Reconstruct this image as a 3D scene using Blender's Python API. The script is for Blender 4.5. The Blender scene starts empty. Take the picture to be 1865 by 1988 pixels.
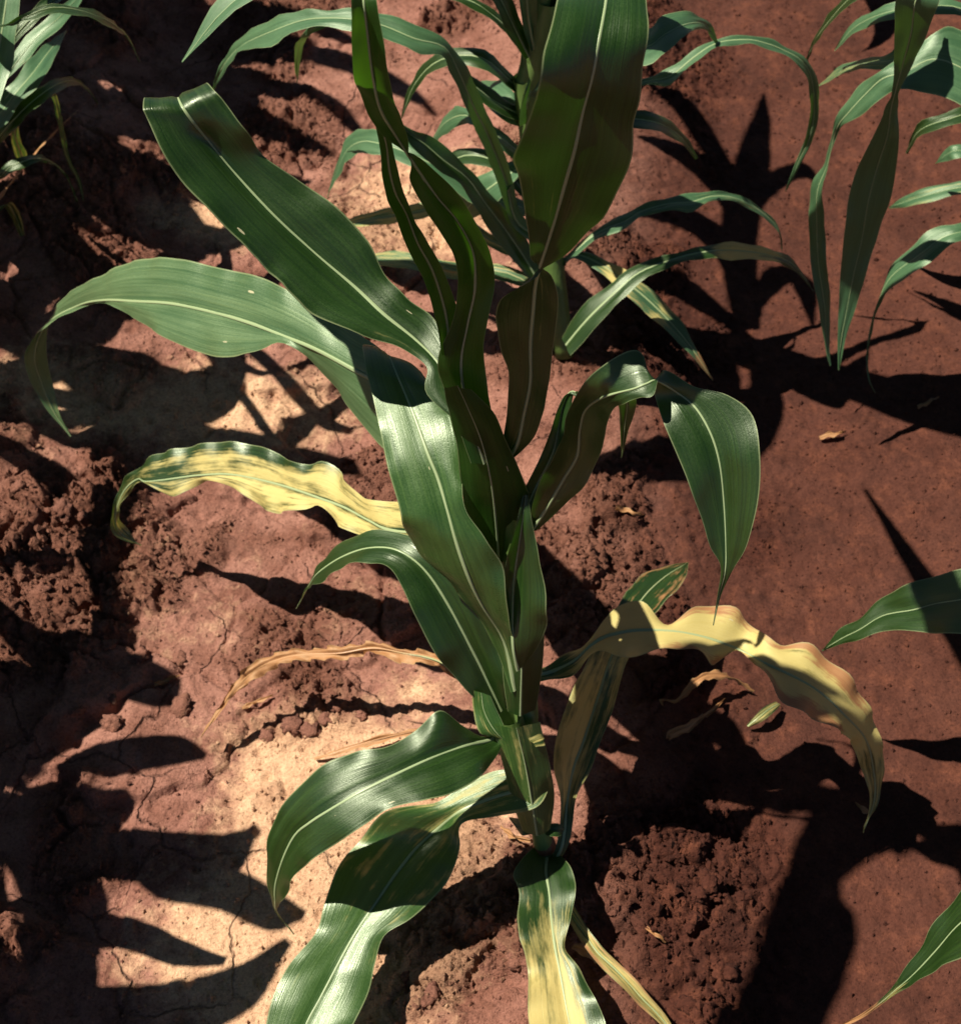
import bpy, math, random
import numpy as np
from mathutils import Vector

R = math.radians
sc = bpy.context.scene
col = sc.collection
rng = random.Random(7)

# ------------------------------------------------------------------ camera, sky, sun, exposure
CAM_H, PITCH, HALF = 1.15, 52.0, 17.0
cd = bpy.data.cameras.new('camera')
cam = bpy.data.objects.new('camera', cd)
col.objects.link(cam)
cam.location = (0, 0, CAM_H)
cam.rotation_euler = (R(90 - PITCH), 0, 0)
cd.sensor_fit = 'VERTICAL'
cd.sensor_height = 36
cd.lens = 18 / math.tan(R(HALF))
cd.clip_start = 0.02
cd.clip_end = 200
cd.dof.use_dof = True
cd.dof.focus_distance = 0.93
cd.dof.aperture_fstop = 22
sc.camera = cam

# sun: shadows fall to the right and a little towards the camera
SH = (0.55, -0.08)                    # shadow offset on the ground per metre of height
sun_dir = Vector((-SH[0], -SH[1], 1.0)).normalized()      # towards the sun
elev = math.asin(sun_dir.z)
world = bpy.data.worlds.new('World')
sc.world = world
world.use_nodes = True
wn = world.node_tree.nodes
sky = wn.new('ShaderNodeTexSky')
sky.sky_type = 'NISHITA'
sky.sun_disc = False
sky.sun_elevation = elev
sky.sun_rotation = math.atan2(sun_dir.x, sun_dir.y)
sky.altitude = 1500
sky.air_density = 0.35
sky.dust_density = 0.0
sky.ozone_density = 0.5
bg = wn['Background']
bg.inputs['Strength'].default_value = 0.05
world.node_tree.links.new(sky.outputs['Color'], bg.inputs['Color'])
sl = bpy.data.lights.new('sun', 'SUN')
sl.energy = 5.0
sl.angle = R(0.5)
sl.color = (1.0, 0.93, 0.82)
sun = bpy.data.objects.new('sun', sl)
col.objects.link(sun)
sun.rotation_euler = sun_dir.to_track_quat('Z', 'Y').to_euler()
sun.location = (-3, 2, 6)
sc.view_settings.view_transform = 'Standard'
sc.view_settings.look = 'None'
sc.view_settings.gamma = 1
sc.view_settings.use_curve_mapping = False
sc.view_settings.exposure = 0.92

# ------------------------------------------------------------------ helpers
_s, _c, _t = math.sin(R(PITCH)), math.cos(R(PITCH)), math.tan(R(HALF))


def ray(px, py):
    nx, ny = (px - 932.5) / 994 * _t, (994 - py) / 994 * _t
    return np.array((nx, _c + ny * _s, -_s + ny * _c))


def at(px, py, z):
    """the point of the place seen at (px, py) that lies at height z"""
    d = ray(px, py)
    k = (z - CAM_H) / d[2]
    return np.array((d[0] * k, d[1] * k, z))


def tag(o, label=None, cat=None, group=None, kind=None):
    for k, v in (('label', label), ('category', cat), ('group', group), ('kind', kind)):
        if v:
            o[k] = v
    return o


def thing(name, loc, label, cat, group=None):
    o = bpy.data.objects.new(name, None)
    o.empty_display_size = 0.02
    o.location = loc
    col.objects.link(o)
    return tag(o, label, cat, group)


def link(name, me, mat, parent=None):
    o = bpy.data.objects.new(name, me)
    me.materials.clear()
    me.materials.append(mat)
    col.objects.link(o)
    if parent is not None:
        o.parent = parent
        p = parent
        off = Vector((0, 0, 0))
        while p is not None:
            off += p.location
            p = p.parent
        me.transform(__import__('mathutils').Matrix.Translation(-off))
    return o


def smooth(me):
    me.polygons.foreach_set('use_smooth', np.ones(len(me.polygons), dtype=bool))


# ---- value / gradient noise on arrays
def _hash(ix, iy, s):
    h = (ix.astype(np.int64) * 374761393 + iy.astype(np.int64) * 668265263 + s * 974634777) & 0xffffffff
    h = ((h ^ (h >> 13)) * 1274126177) & 0xffffffff
    return (h ^ (h >> 16)) & 0xffffffff


def gnoise(x, y, s=0):
    ix, iy = np.floor(x), np.floor(y)
    fx, fy = x - ix, y - iy
    u, v = fx * fx * fx * (fx * (fx * 6 - 15) + 10), fy * fy * fy * (fy * (fy * 6 - 15) + 10)

    def g(dx, dy):
        a = _hash(ix + dx, iy + dy, s) / 4294967296.0 * 2 * np.pi
        return np.cos(a) * (fx - dx) + np.sin(a) * (fy - dy)
    a, b, c_, d = g(0, 0), g(1, 0), g(0, 1), g(1, 1)
    return (a * (1 - u) + b * u) * (1 - v) + (c_ * (1 - u) + d * u) * v


def fbm(x, y, octv, s=0, rough=0.5):
    r, a, f = 0, 1.0, 1.0
    for k in range(octv):
        r = r + a * gnoise(x * f + 13.7 * k, y * f - 7.1 * k, s + k)
        a *= rough
        f *= 2.03
    return r


def worley(x, y, s=0):
    ix, iy = np.floor(x), np.floor(y)
    f1 = np.full(x.shape, 9.0)
    f2 = np.full(x.shape, 9.0)
    idv = np.zeros(x.shape)
    for dx in (-1, 0, 1):
        for dy in (-1, 0, 1):
            h = _hash(ix + dx, iy + dy, s)
            h2 = _hash(ix + dx, iy + dy, s + 91)
            d = np.hypot(ix + dx + h / 4294967296.0 - x, iy + dy + h2 / 4294967296.0 - y)
            new = d < f1
            f2 = np.where(new, f1, np.minimum(f2, d))
            idv = np.where(new, (h2 >> 8) / 16777216.0, idv)
            f1 = np.where(new, d, f1)
    return f1, f2, idv


def sstep(a, b, x):
    t = np.clip((x - a) / (b - a), 0, 1)
    return t * t * (3 - 2 * t)


def blob(X, Y, px, py, rx, ry):
    """soft patch of ground centred where (px, py) sees it, radii in pixels of the photo"""
    c0, cx, cy = at(px, py, 0.02), at(px + rx, py, 0.02), at(px, py + ry, 0.02)
    return np.exp(-((X - c0[0]) / (cx[0] - c0[0])) ** 2 - ((Y - c0[1]) / (cy[1] - c0[1])) ** 2)


# ------------------------------------------------------------------ materials
class N:
    def __init__(self, name):
        self.m = bpy.data.materials.new(name)
        self.m.use_nodes = True
        self.t = self.m.node_tree
        self.p = self.t.nodes['Principled BSDF']
        self.out = self.t.nodes['Material Output']

    def n(self, kind, ins=None, **props):
        o = self.t.nodes.new('ShaderNode' + kind)
        for k, v in props.items():
            setattr(o, k, v)
        for k, v in (ins or {}).items():
            self.set(o, k, v)
        return o

    def set(self, o, k, v):
        i = o.inputs[k]
        if isinstance(v, bpy.types.NodeSocket):
            self.t.links.new(v, i)
        elif isinstance(v, bpy.types.Node):
            self.t.links.new(v.outputs[0], i)
        else:
            i.default_value = v

    def math(self, op, a, b=0.0, clamp=False):
        o = self.n('Math', {0: a, 1: b}, operation=op)
        o.use_clamp = clamp
        return o.outputs[0]

    def mix(self, f, a, b, mode='MIX'):
        o = self.n('Mix', data_type='RGBA', blend_type=mode)
        self.set(o, 0, f)
        self.set(o, 6, a)
        self.set(o, 7, b)
        return o.outputs[2]

    def ramp(self, f, stops):
        o = self.n('ValToRGB', {0: f})
        e = o.color_ramp.elements
        while len(e) < len(stops):
            e.new(0.5)
        for k, (p, c_) in enumerate(stops):
            e[k].position = p
            e[k].color = (*c_, 1) if len(c_) == 3 else c_
        return o.outputs[0]

    def noise(self, vec, scale, detail=3, rough=0.5):
        return self.n('TexNoise', {'Vector': vec, 'Scale': scale, 'Detail': detail, 'Roughness': rough}).outputs['Fac']


def leaf_material(name, green, green2, trans, tmix, rough, spec=1.0):
    """tone attribute: red = yellowing, green = dead brown, blue = a random number of the leaf"""
    n = N(name)
    uv = n.n('UVMap', uv_map='UVMap').outputs[0]
    att = n.n('Attribute', attribute_name='tone').outputs['Color']
    sep = n.n('SeparateColor', {0: att})
    yel, bro, rnd = sep.outputs[0], sep.outputs[1], sep.outputs[2]
    off = n.n('CombineXYZ', {2: n.math('MULTIPLY', rnd, 40.0)}).outputs[0]
    su = n.n('VectorMath', {0: uv, 1: (34, 5.0, 1)}, operation='MULTIPLY').outputs[0]
    su = n.n('VectorMath', {0: su, 1: off}, operation='ADD').outputs[0]
    fine = n.n('VectorMath', {0: uv, 1: (95, 9.0, 1)}, operation='MULTIPLY').outputs[0]
    fine = n.n('VectorMath', {0: fine, 1: off}, operation='ADD').outputs[0]
    st = n.noise(su, 1.0, 3, 0.6)
    sf = n.noise(fine, 1.0, 2, 0.6)
    wide = n.n('VectorMath', {0: uv, 1: (5, 14.0, 1)}, operation='MULTIPLY').outputs[0]
    wide = n.n('VectorMath', {0: wide, 1: off}, operation='ADD').outputs[0]
    pat = n.noise(wide, 1.0, 4, 0.55)
    g = n.mix(n.math('MULTIPLY_ADD', st, 1.6, False), (*green, 1), (*green2, 1)) if False else \
        n.mix(n.ramp(st, [(0.3, (0, 0, 0)), (0.72, (1, 1, 1))]), (*green, 1), (*green2, 1))
    g = n.mix(n.math('MULTIPLY', n.ramp(sf, [(0.52, (0, 0, 0)), (0.75, (1, 1, 1))]), 0.30), g,
              (green2[0] * 1.8, green2[1] * 1.5, green2[2] * 1.2, 1))
    g = n.mix(n.math('MULTIPLY', n.ramp(pat, [(0.35, (1, 1, 1)), (0.6, (0, 0, 0))]), 0.35), g,
              (green[0] * 0.6, green[1] * 0.7, green[2] * 0.8, 1))
    blv = n.n('VectorMath', {0: uv, 1: (9, 62.0, 1)}, operation='MULTIPLY').outputs[0]
    blo = n.noise(n.n('VectorMath', {0: blv, 1: off}, operation='ADD').outputs[0], 1.0, 4, 0.6)
    oco = n.n('TexCoord').outputs['Object']
    grain = n.noise(oco, 900, 3, 0.7)
    g = n.mix(n.math('MULTIPLY', n.ramp(grain, [(0.35, (1, 1, 1)), (0.6, (0, 0, 0))]), 0.30), g, (green[0] * 0.5, green[1] * 0.6, green[2] * 0.6, 1))
    # yellowing follows the veins: patchy edge
    yv = n.math('ADD', yel, n.math('MULTIPLY', n.math('SUBTRACT', st, 0.5), 0.6))
    yv = n.math('ADD', yv, n.math('MULTIPLY', n.math('SUBTRACT', pat, 0.5), 1.3))
    yv = n.math('ADD', yv, n.math('MULTIPLY', n.math('SUBTRACT', blo, 0.5), 0.9))
    yf = n.math('MULTIPLY', n.ramp(yv, [(0.3, (0, 0, 0)), (0.75, (1, 1, 1))]), n.ramp(yel, [(0.02, (0, 0, 0)), (0.2, (1, 1, 1))]))
    ycol = n.mix(n.math('ADD', n.math('MULTIPLY', sf, 0.5), n.math('MULTIPLY', grain, 0.5)), (0.44, 0.34, 0.085, 1), (0.62, 0.52, 0.20, 1))
    g = n.mix(yf, g, ycol)
    bv = n.math('ADD', bro, n.math('MULTIPLY', n.math('SUBTRACT', pat, 0.5), 1.0))
    bv = n.math('ADD', bv, n.math('MULTIPLY', n.math('SUBTRACT', st, 0.5), 0.6))
    bv = n.math('ADD', bv, n.math('MULTIPLY', n.math('SUBTRACT', blo, 0.5), 1.1))
    bf = n.math('MULTIPLY', n.ramp(bv, [(0.35, (0, 0, 0)), (0.65, (1, 1, 1))]), n.ramp(bro, [(0.02, (0, 0, 0)), (0.2, (1, 1, 1))]))
    bcol = n.mix(sf, (0.24, 0.090, 0.028, 1), (0.50, 0.25, 0.10, 1))
    g = n.mix(bf, g, bcol)
    # pale rim and feeding marks
    ux = n.n('SeparateXYZ', {0: uv}).outputs[0]
    rim = n.math('GREATER_THAN', n.math('ABSOLUTE', n.math('SUBTRACT', ux, 0.5)), 0.484)
    g = n.mix(n.math('MULTIPLY', rim, 0.45), g, (0.30, 0.34, 0.16, 1))
    sp = n.n('VectorMath', {0: uv, 1: (11, 42.0, 1)}, operation='MULTIPLY').outputs[0]
    sp = n.n('VectorMath', {0: sp, 1: off}, operation='ADD').outputs[0]
    vo = n.n('TexVoronoi', {'Vector': sp, 'Scale': 1.0}, feature='F1')
    vsel = n.math('GREATER_THAN', n.n('SeparateColor', {0: vo.outputs['Color']}).outputs[0], 0.945)
    srad = n.math('MULTIPLY', n.n('SeparateColor', {0: vo.outputs['Color']}).outputs[1], 0.17)
    spot = n.math('MULTIPLY', vsel, n.math('LESS_THAN', n.math('ADD', vo.outputs['Distance'], n.math('MULTIPLY', n.math('SUBTRACT', grain, 0.5), 0.12)), srad))
    g = n.mix(n.math('MULTIPLY', spot, 0.8), g, (0.55, 0.50, 0.30, 1))
    n.set(n.p, 'Base Color', g)
    rr = n.math('ADD', rough, n.math('MULTIPLY', sf, 0.14))
    rr = n.math('ADD', rr, n.math('MULTIPLY', n.math('MAXIMUM', yf, bf), 0.22))
    rr = n.math('ADD', rr, n.math('ADD', n.math('MULTIPLY', n.math('SUBTRACT', pat, 0.5), 0.40), n.math('MULTIPLY', n.math('SUBTRACT', grain, 0.5), 0.35)))
    n.set(n.p, 'Roughness', rr)
    n.set(n.p, 'Specular IOR Level', spec)
    n.set(n.p, 'Specular Tint', (0.90, 1.0, 0.76, 1))
    bump = n.n('Bump', {'Height': n.math('ADD', n.math('ADD', n.math('MULTIPLY', st, 0.7), n.math('MULTIPLY', sf, 0.5)), n.math('MULTIPLY', grain, 0.35)),
                        'Strength': 0.30, 'Distance': 0.0010})
    n.set(n.p, 'Normal', bump)
    tc = n.mix(yf, n.mix(sf, (*trans, 1), (trans[0] * 1.5, trans[1] * 1.3, trans[2] * 1.3, 1)), (0.55, 0.42, 0.07, 1))
    tc = n.mix(bf, tc, (0.35, 0.16, 0.05, 1))
    tr = n.n('BsdfTranslucent', {'Color': tc})
    ms = n.n('MixShader', {0: tmix, 1: n.p.outputs[0], 2: tr.outputs[0]})
    n.set(n.out, 'Surface', ms)
    return n.m


M_LEAF = leaf_material('corn leaf blade', (0.0070, 0.026, 0.0036), (0.022, 0.060, 0.0070), (0.026, 0.092, 0.004), 0.25, 0.33)
M_SHADED = leaf_material('shaded corn leaf blade', (0.0070, 0.025, 0.0036), (0.019, 0.054, 0.0070), (0.026, 0.092, 0.004), 0.14, 0.33, 0.6)  # darker, less translucent leaf copy: shade of the upright blade put into the material
M_INNER = leaf_material('young corn leaf of the whorl', (0.0080, 0.034, 0.0040), (0.026, 0.076, 0.0085), (0.050, 0.150, 0.006), 0.40, 0.36, 0.45)
M_HALF_LIT = leaf_material('corn leaf blade half lit', (0.018, 0.060, 0.010), (0.062, 0.132, 0.026), (0.045, 0.13, 0.006), 0.22, 0.32)  # lighter copy of the leaf green: sunlight and sheen put into the colour
M_SUNLIT = leaf_material('corn leaf blade pale', (0.046, 0.105, 0.036), (0.128, 0.205, 0.088), (0.06, 0.16, 0.010), 0.20, 0.33)  # lightest leaf copy, its colour raised to stand for strong sun and highlights
M_FAR = leaf_material('corn leaf blade paler', (0.030, 0.088, 0.034), (0.082, 0.175, 0.076), (0.055, 0.15, 0.010), 0.20, 0.40)


def rib_material():
    n = N('leaf midrib')
    att = n.n('Attribute', attribute_name='tone').outputs['Color']
    sep = n.n('SeparateColor', {0: att})
    c_ = n.mix(sep.outputs[0], (0.30, 0.38, 0.19, 1), (0.36, 0.40, 0.20, 1))
    c_ = n.mix(sep.outputs[1], c_, (0.42, 0.22, 0.09, 1))
    n.set(n.p, 'Base Color', c_)
    n.set(n.p, 'Roughness', 0.38)
    tr = n.n('BsdfTranslucent', {'Color': (0.35, 0.42, 0.12, 1)})
    n.set(n.out, 'Surface', n.n('MixShader', {0: 0.2, 1: n.p.outputs[0], 2: tr.outputs[0]}))
    return n.m


M_RIB = rib_material()


def stalk_material(name, a, b):
    n = N(name)
    co = n.n('TexCoord').outputs['Object']
    v = n.n('VectorMath', {0: co, 1: (420, 420, 14)}, operation='MULTIPLY').outputs[0]
    f = n.noise(v, 1.0, 3)
    v2 = n.n('VectorMath', {0: co, 1: (40, 40, 30)}, operation='MULTIPLY').outputs[0]
    f2 = n.noise(v2, 1.0, 3)
    c_ = n.mix(f, (*a, 1), (*b, 1))
    c_ = n.mix(n.math('MULTIPLY', n.ramp(f2, [(0.45, (0, 0, 0)), (0.7, (1, 1, 1))]), 0.5), c_, (a[0] * 0.6, a[1] * 0.6, a[2] * 0.6, 1))
    n.set(n.p, 'Base Color', c_)
    n.set(n.p, 'Roughness', 0.45)
    n.set(n.p, 'Normal', n.n('Bump', {'Height': f, 'Strength': 0.3, 'Distance': 0.001}))
    return n.m


M_STALK = stalk_material('corn stalk', (0.05, 0.10, 0.02), (0.12, 0.19, 0.045))
M_SHEATH = stalk_material('leaf sheath', (0.07, 0.14, 0.028), (0.17, 0.25, 0.07))
M_TWIG = stalk_material('dry twig', (0.10, 0.035, 0.015), (0.26, 0.11, 0.045))


def soil_material():
    n = N('red soil')
    att = n.n('Attribute', attribute_name='soil').outputs['Color']
    sep = n.n('SeparateColor', {0: att})
    pale, rough, wet = sep.outputs[0], sep.outputs[1], sep.outputs[2]
    co = n.n('TexCoord').outputs['Object']
    n1 = n.noise(co, 9, 6, 0.6)
    n2 = n.noise(co, 70, 6, 0.65)
    n3 = n.noise(co, 420, 4, 0.7)
    n4 = n.noise(co, 1300, 2, 0.7)
    base = n.mix(n.ramp(n1, [(0.3, (0, 0, 0)), (0.7, (1, 1, 1))]), (0.235, 0.102, 0.072, 1), (0.39, 0.195, 0.140, 1))
    base = n.mix(n.math('MULTIPLY', n.ramp(n.noise(co, 26, 5, 0.62), [(0.42, (0, 0, 0)), (0.62, (1, 1, 1))]), 0.6), base, (0.135, 0.050, 0.030, 1))
    crust = n.mix(n.ramp(n2, [(0.3, (0, 0, 0)), (0.7, (1, 1, 1))]), (0.52, 0.30, 0.175, 1), (0.70, 0.45, 0.27, 1))
    pf = n.math('ADD', pale, n.math('MULTIPLY', n.math('SUBTRACT', n2, 0.5), 0.9))
    pf = n.ramp(pf, [(0.30, (0, 0, 0)), (0.75, (1, 1, 1))])
    c_ = n.mix(pf, base, crust)
    c_ = n.mix(n.math('MULTIPLY', rough, 0.55), c_, n.mix(n2, (0.15, 0.055, 0.030, 1), (0.34, 0.150, 0.088, 1)))
    c_ = n.mix(n.math('MULTIPLY', wet, 1.25, True), c_, n.mix(n1, (0.040, 0.0120, 0.0066, 1), (0.078, 0.0240, 0.0138, 1)))
    rust = n.math('MULTIPLY', n.ramp(n.noise(co, 45, 6, 0.7), [(0.50, (0, 0, 0)), (0.66, (1, 1, 1))]), 0.55)
    c_ = n.mix(n.math('MULTIPLY', rust, wet, True), c_, (0.17, 0.058, 0.030, 1))
    c_ = n.mix(n.math('MULTIPLY', n.math('MULTIPLY', n.ramp(n.noise(co, 21, 5, 0.65), [(0.50, (0, 0, 0)), (0.64, (1, 1, 1))]), 0.55), wet, True), c_, (0.022, 0.0075, 0.0048, 1))
    sp = n.ramp(n3, [(0.34, (0.42, 0.38, 0.36)), (0.47, (0.92, 0.9, 0.9)), (0.60, (1.05, 1.05, 1.05)), (0.74, (1.6, 1.5, 1.45))])
    c_ = n.mix(0.75, c_, sp, 'MULTIPLY')
    g4 = n.ramp(n4, [(0.35, (0.72, 0.7, 0.68)), (0.65, (1.22, 1.22, 1.22))])
    c_ = n.mix(0.6, c_, g4, 'MULTIPLY')
    # thin cracks in the dry crust
    wv = n.n('VectorMath', {0: n.n('VectorMath', {0: n.n('TexNoise', {'Vector': co, 'Scale': 24, 'Detail': 5}).outputs['Color'], 1: (0.05, 0.05, 0)},
                                   operation='MULTIPLY').outputs[0], 1: co}, operation='ADD').outputs[0]
    vo = n.n('TexVoronoi', {'Vector': wv, 'Scale': 9.0}, feature='DISTANCE_TO_EDGE', voronoi_dimensions='2D').outputs['Distance']
    cr = n.ramp(vo, [(0.0, (1, 1, 1)), (0.016, (0, 0, 0))])
    brk = n.ramp(n.noise(co, 5, 2), [(0.48, (0, 0, 0)), (0.56, (1, 1, 1))])
    cr = n.math('MULTIPLY', n.math('MULTIPLY', cr, n.math('SUBTRACT', n.math('SUBTRACT', 1.0, wet, True), rough, True)), brk)
    c_ = n.mix(n.math('MULTIPLY', cr, 0.55), c_, (0.06, 0.025, 0.016, 1))
    n.set(n.p, 'Base Color', c_)
    n.set(n.p, 'Roughness', 0.92)
    n.set(n.p, 'Specular IOR Level', 0.18)
    h = n.math('ADD', n.math('MULTIPLY', n3, 0.6), n.math('MULTIPLY', n4, 0.25))
    h = n.math('SUBTRACT', h, n.math('MULTIPLY', cr, 1.2))
    h = n.math('ADD', h, n.math('MULTIPLY', n2, 1.5))
    st = n.math('ADD', n.math('SUBTRACT', 0.75, n.math('MULTIPLY', wet, 0.35)), n.math('MULTIPLY', rough, 0.3), True)
    n.set(n.p, 'Normal', n.n('Bump', {'Height': h, 'Strength': st, 'Distance': 0.0060}))
    return n.m


M_SOIL = soil_material()

# ------------------------------------------------------------------ the ground
BASE1 = at(1068, 1745, 0.045)
BASE2 = at(1096, 690, 0.045)


def ground_fields(X, Y):
    rowx = BASE1[0] + (BASE2[0] - BASE1[0]) * (Y - BASE1[1]) / (BASE2[1] - BASE1[1])
    rowx = np.where(Y > 3, 0.09, np.where(Y < -1, 0.0, rowx))
    wob = 0.035 * gnoise(Y * 3.1, Y * 0 + 3.3, 5)
    d = X - rowx + wob
    P = 0.56
    dd = (d + P / 2) % P - P / 2
    ridge = 0.040 * np.exp(-(dd / 0.115) ** 2)
    near = np.exp(-(dd / 0.12) ** 2)
    right = sstep(-0.01, 0.11, d) * (1 - sstep(0.8, 1.0, d))
    # smooth crust and rough crumbly soil
    flat_r = sstep(0.10, 0.20, d) * (1 - sstep(0.50, 0.62, d))
    rough = 0.75 * sstep(-0.05, 0.22, fbm(X * 6.5, Y * 6.5, 3, 11)) * (1 - flat_r)
    rough = rough + 0.9 * blob(X, Y, 1130, 1170, 110, 160) + 0.9 * blob(X, Y, 1250, 1750, 190, 200) + 0.7 * blob(X, Y, 1250, 650, 110, 90)
    rough = rough + 0.9 * blob(X, Y, 110, 1000, 130, 120) + 0.8 * blob(X, Y, 580, 1390, 110, 75) + 0.6 * blob(X, Y, 850, 1850, 130, 260)
    rough = rough + 0.6 * blob(X, Y, 130, 1200, 170, 110) + 0.6 * blob(X, Y, 660, 1180, 140, 90)
    pale = 0.5 * blob(X, Y, 800, 1640, 240, 220) + 0.9 * blob(X, Y, 620, 1480, 190, 130) + 0.5 * blob(X, Y, 640, 1780, 260, 260) + 0.75 * blob(X, Y, 480, 1820, 260, 170) + 0.7 * blob(X, Y, 620, 1900, 140, 220)
    pale = pale + 0.75 * blob(X, Y, 430, 400, 170, 60) + 0.85 * blob(X, Y, 830, 380, 190, 140) + 0.75 * blob(X, Y, 420, 770, 170, 110)
    pale = pale + 0.65 * blob(X, Y, 120, 760, 180, 110) + 0.4 * blob(X, Y, 650, 760, 90, 90) + 0.35 * blob(X, Y, 830, 1330, 90, 60)
    pale = pale + 0.30 * blob(X, Y, 330, 1130, 280, 190) + 0.2 * blob(X, Y, 700, 1150, 160, 120) + 0.3 * blob(X, Y, 820, 1750, 150, 260)
    rough = np.clip(rough - 0.9 * np.clip(pale, 0, 1) * 0.7, 0, 1)
    pale = np.clip(1.15 * pale + 0.25 * fbm(X * 14, Y * 14, 3, 31) * (1 - right), 0, 1)
    wet = np.clip(right * 0.75 + 0.25 * rough, 0, 1)
    return d, dd, ridge, near, flat_r, rough, pale, wet


def ground_height(X, Y):
    d, dd, ridge, near, flat_r, rough, pale, wet = ground_fields(X, Y)
    z = ridge + 0.010 * fbm(X * 4, Y * 4, 3, 3)
    # plates of crust, lumps and clods
    left = 1 - sstep(-0.02, 0.10, d)
    wx, wy = X + 0.02 * fbm(X * 18, Y * 18, 2, 51), Y + 0.02 * fbm(X * 18, Y * 18, 2, 61)
    wx, wy = wx + 0.004 * gnoise(X * 90, Y * 90, 52), wy + 0.004 * gnoise(X * 90, Y * 90, 62)
    f1, f2, idv = worley(wx * 11, wy * 11, 17)
    z = z + left * (0.019 * (idv - 0.5) * sstep(0.0, 0.10, f2 - f1) - 0.004 * sstep(0.05, 0.0, f2 - f1)) * np.clip(1.1 - 0.8 * pale, 0.1, 1)
    f1, f2, idv = worley(wx * 22, wy * 22, 7)
    z = z + (0.0015 + 0.013 * rough) * sstep(0.0, 0.22, f2 - f1) * (0.2 + 0.8 * idv) * (1 - 0.8 * flat_r)
    f1, f2, idv = worley(wx * 60, wy * 60, 9)
    z = z + (0.0008 + 0.0060 * rough) * sstep(0.0, 0.3, f2 - f1) * idv * (1 - 0.7 * flat_r * (1 - rough))
    f1, f2, idv = worley(X * 140 + 2 * gnoise(X * 60, Y * 60, 4), Y * 140 + 2 * gnoise(X * 60, Y * 60, 14), 19)
    z = z + (0.0006 + 0.0042 * rough) * sstep(0.9, 0.1, f1) * idv
    z = z + (0.0009 + 0.0020 * rough) * fbm(X * 130, Y * 130, 3, 23)
    # small pits washed by rain
    f1, f2, idv = worley(X * 42, Y * 42, 29)
    z = z - 0.0030 * sstep(0.25, 0.08, f1) * (idv > 0.5) * (1 - 0.6 * rough) * (1 - 0.6 * flat_r)
    return z


def axis(lo, hi, step, far):
    a = [lo]
    inner = np.arange(lo, hi + step / 2, step)
    s, x, out = step, inner[-1], []
    while x < far:
        s *= 1.35
        x += s
        out.append(x)
    s, x, inn = step, inner[0], []
    while x > -far:
        s *= 1.35
        x -= s
        inn.append(x)
    return np.array(inn[::-1] + list(inner) + out)


GX = axis(-0.64, 0.64, 0.0017, 40)
GY = axis(0.36, 1.80, 0.0018, 40)


def build_ground():
    X, Y = np.meshgrid(GX, GY)
    Z = ground_height(X, Y)
    nx, ny = len(GX), len(GY)
    V = np.stack([X, Y, Z], -1).reshape(-1, 3)
    i = np.arange(nx * ny).reshape(ny, nx)
    F = np.stack([i[:-1, :-1], i[:-1, 1:], i[1:, 1:], i[1:, :-1]], -1).reshape(-1, 4)
    me = bpy.data.meshes.new('soil')
    me.vertices.add(len(V))
    me.vertices.foreach_set('co', V.ravel().astype(np.float32))
    me.loops.add(F.size)
    me.loops.foreach_set('vertex_index', F.ravel().astype(np.int32))
    me.polygons.add(len(F))
    me.polygons.foreach_set('loop_start', np.arange(0, F.size, 4, dtype=np.int32))
    me.update(calc_edges=True)
    smooth(me)
    d, dd, ridge, near, flat_r, rough, pale, wet = ground_fields(X, Y)
    C = np.stack([pale, rough, wet, np.ones_like(wet)], -1).reshape(-1)
    a = me.attributes.new('soil', 'FLOAT_COLOR', 'POINT')
    a.data.foreach_set('color', C.astype(np.float32))
    o = link('ground', me, M_SOIL)
    tag(o, kind='structure')
    return o


build_ground()


def gz(x, y):
    return float(ground_height(np.array([[x]]), np.array([[y]]))[0, 0])


# ------------------------------------------------------------------ leaves
def cr(P, n):
    """Catmull-Rom through the rows of P, n samples per span"""
    P = np.asarray(P, float)
    Q = np.vstack([2 * P[0] - P[1], P, 2 * P[-1] - P[-2]])
    out = []
    for k in range(1, len(Q) - 2):
        for j in range(n):
            t = j / n
            a, b, c_, d = Q[k - 1], Q[k], Q[k + 1], Q[k + 2]
            out.append(0.5 * (2 * b + (c_ - a) * t + (2 * a - 5 * b + 4 * c_ - d) * t * t + (3 * b - a - 3 * c_ + d) * t ** 3))
    out.append(P[-1])
    return np.array(out)


HALFN = 6
STATS = []


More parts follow.
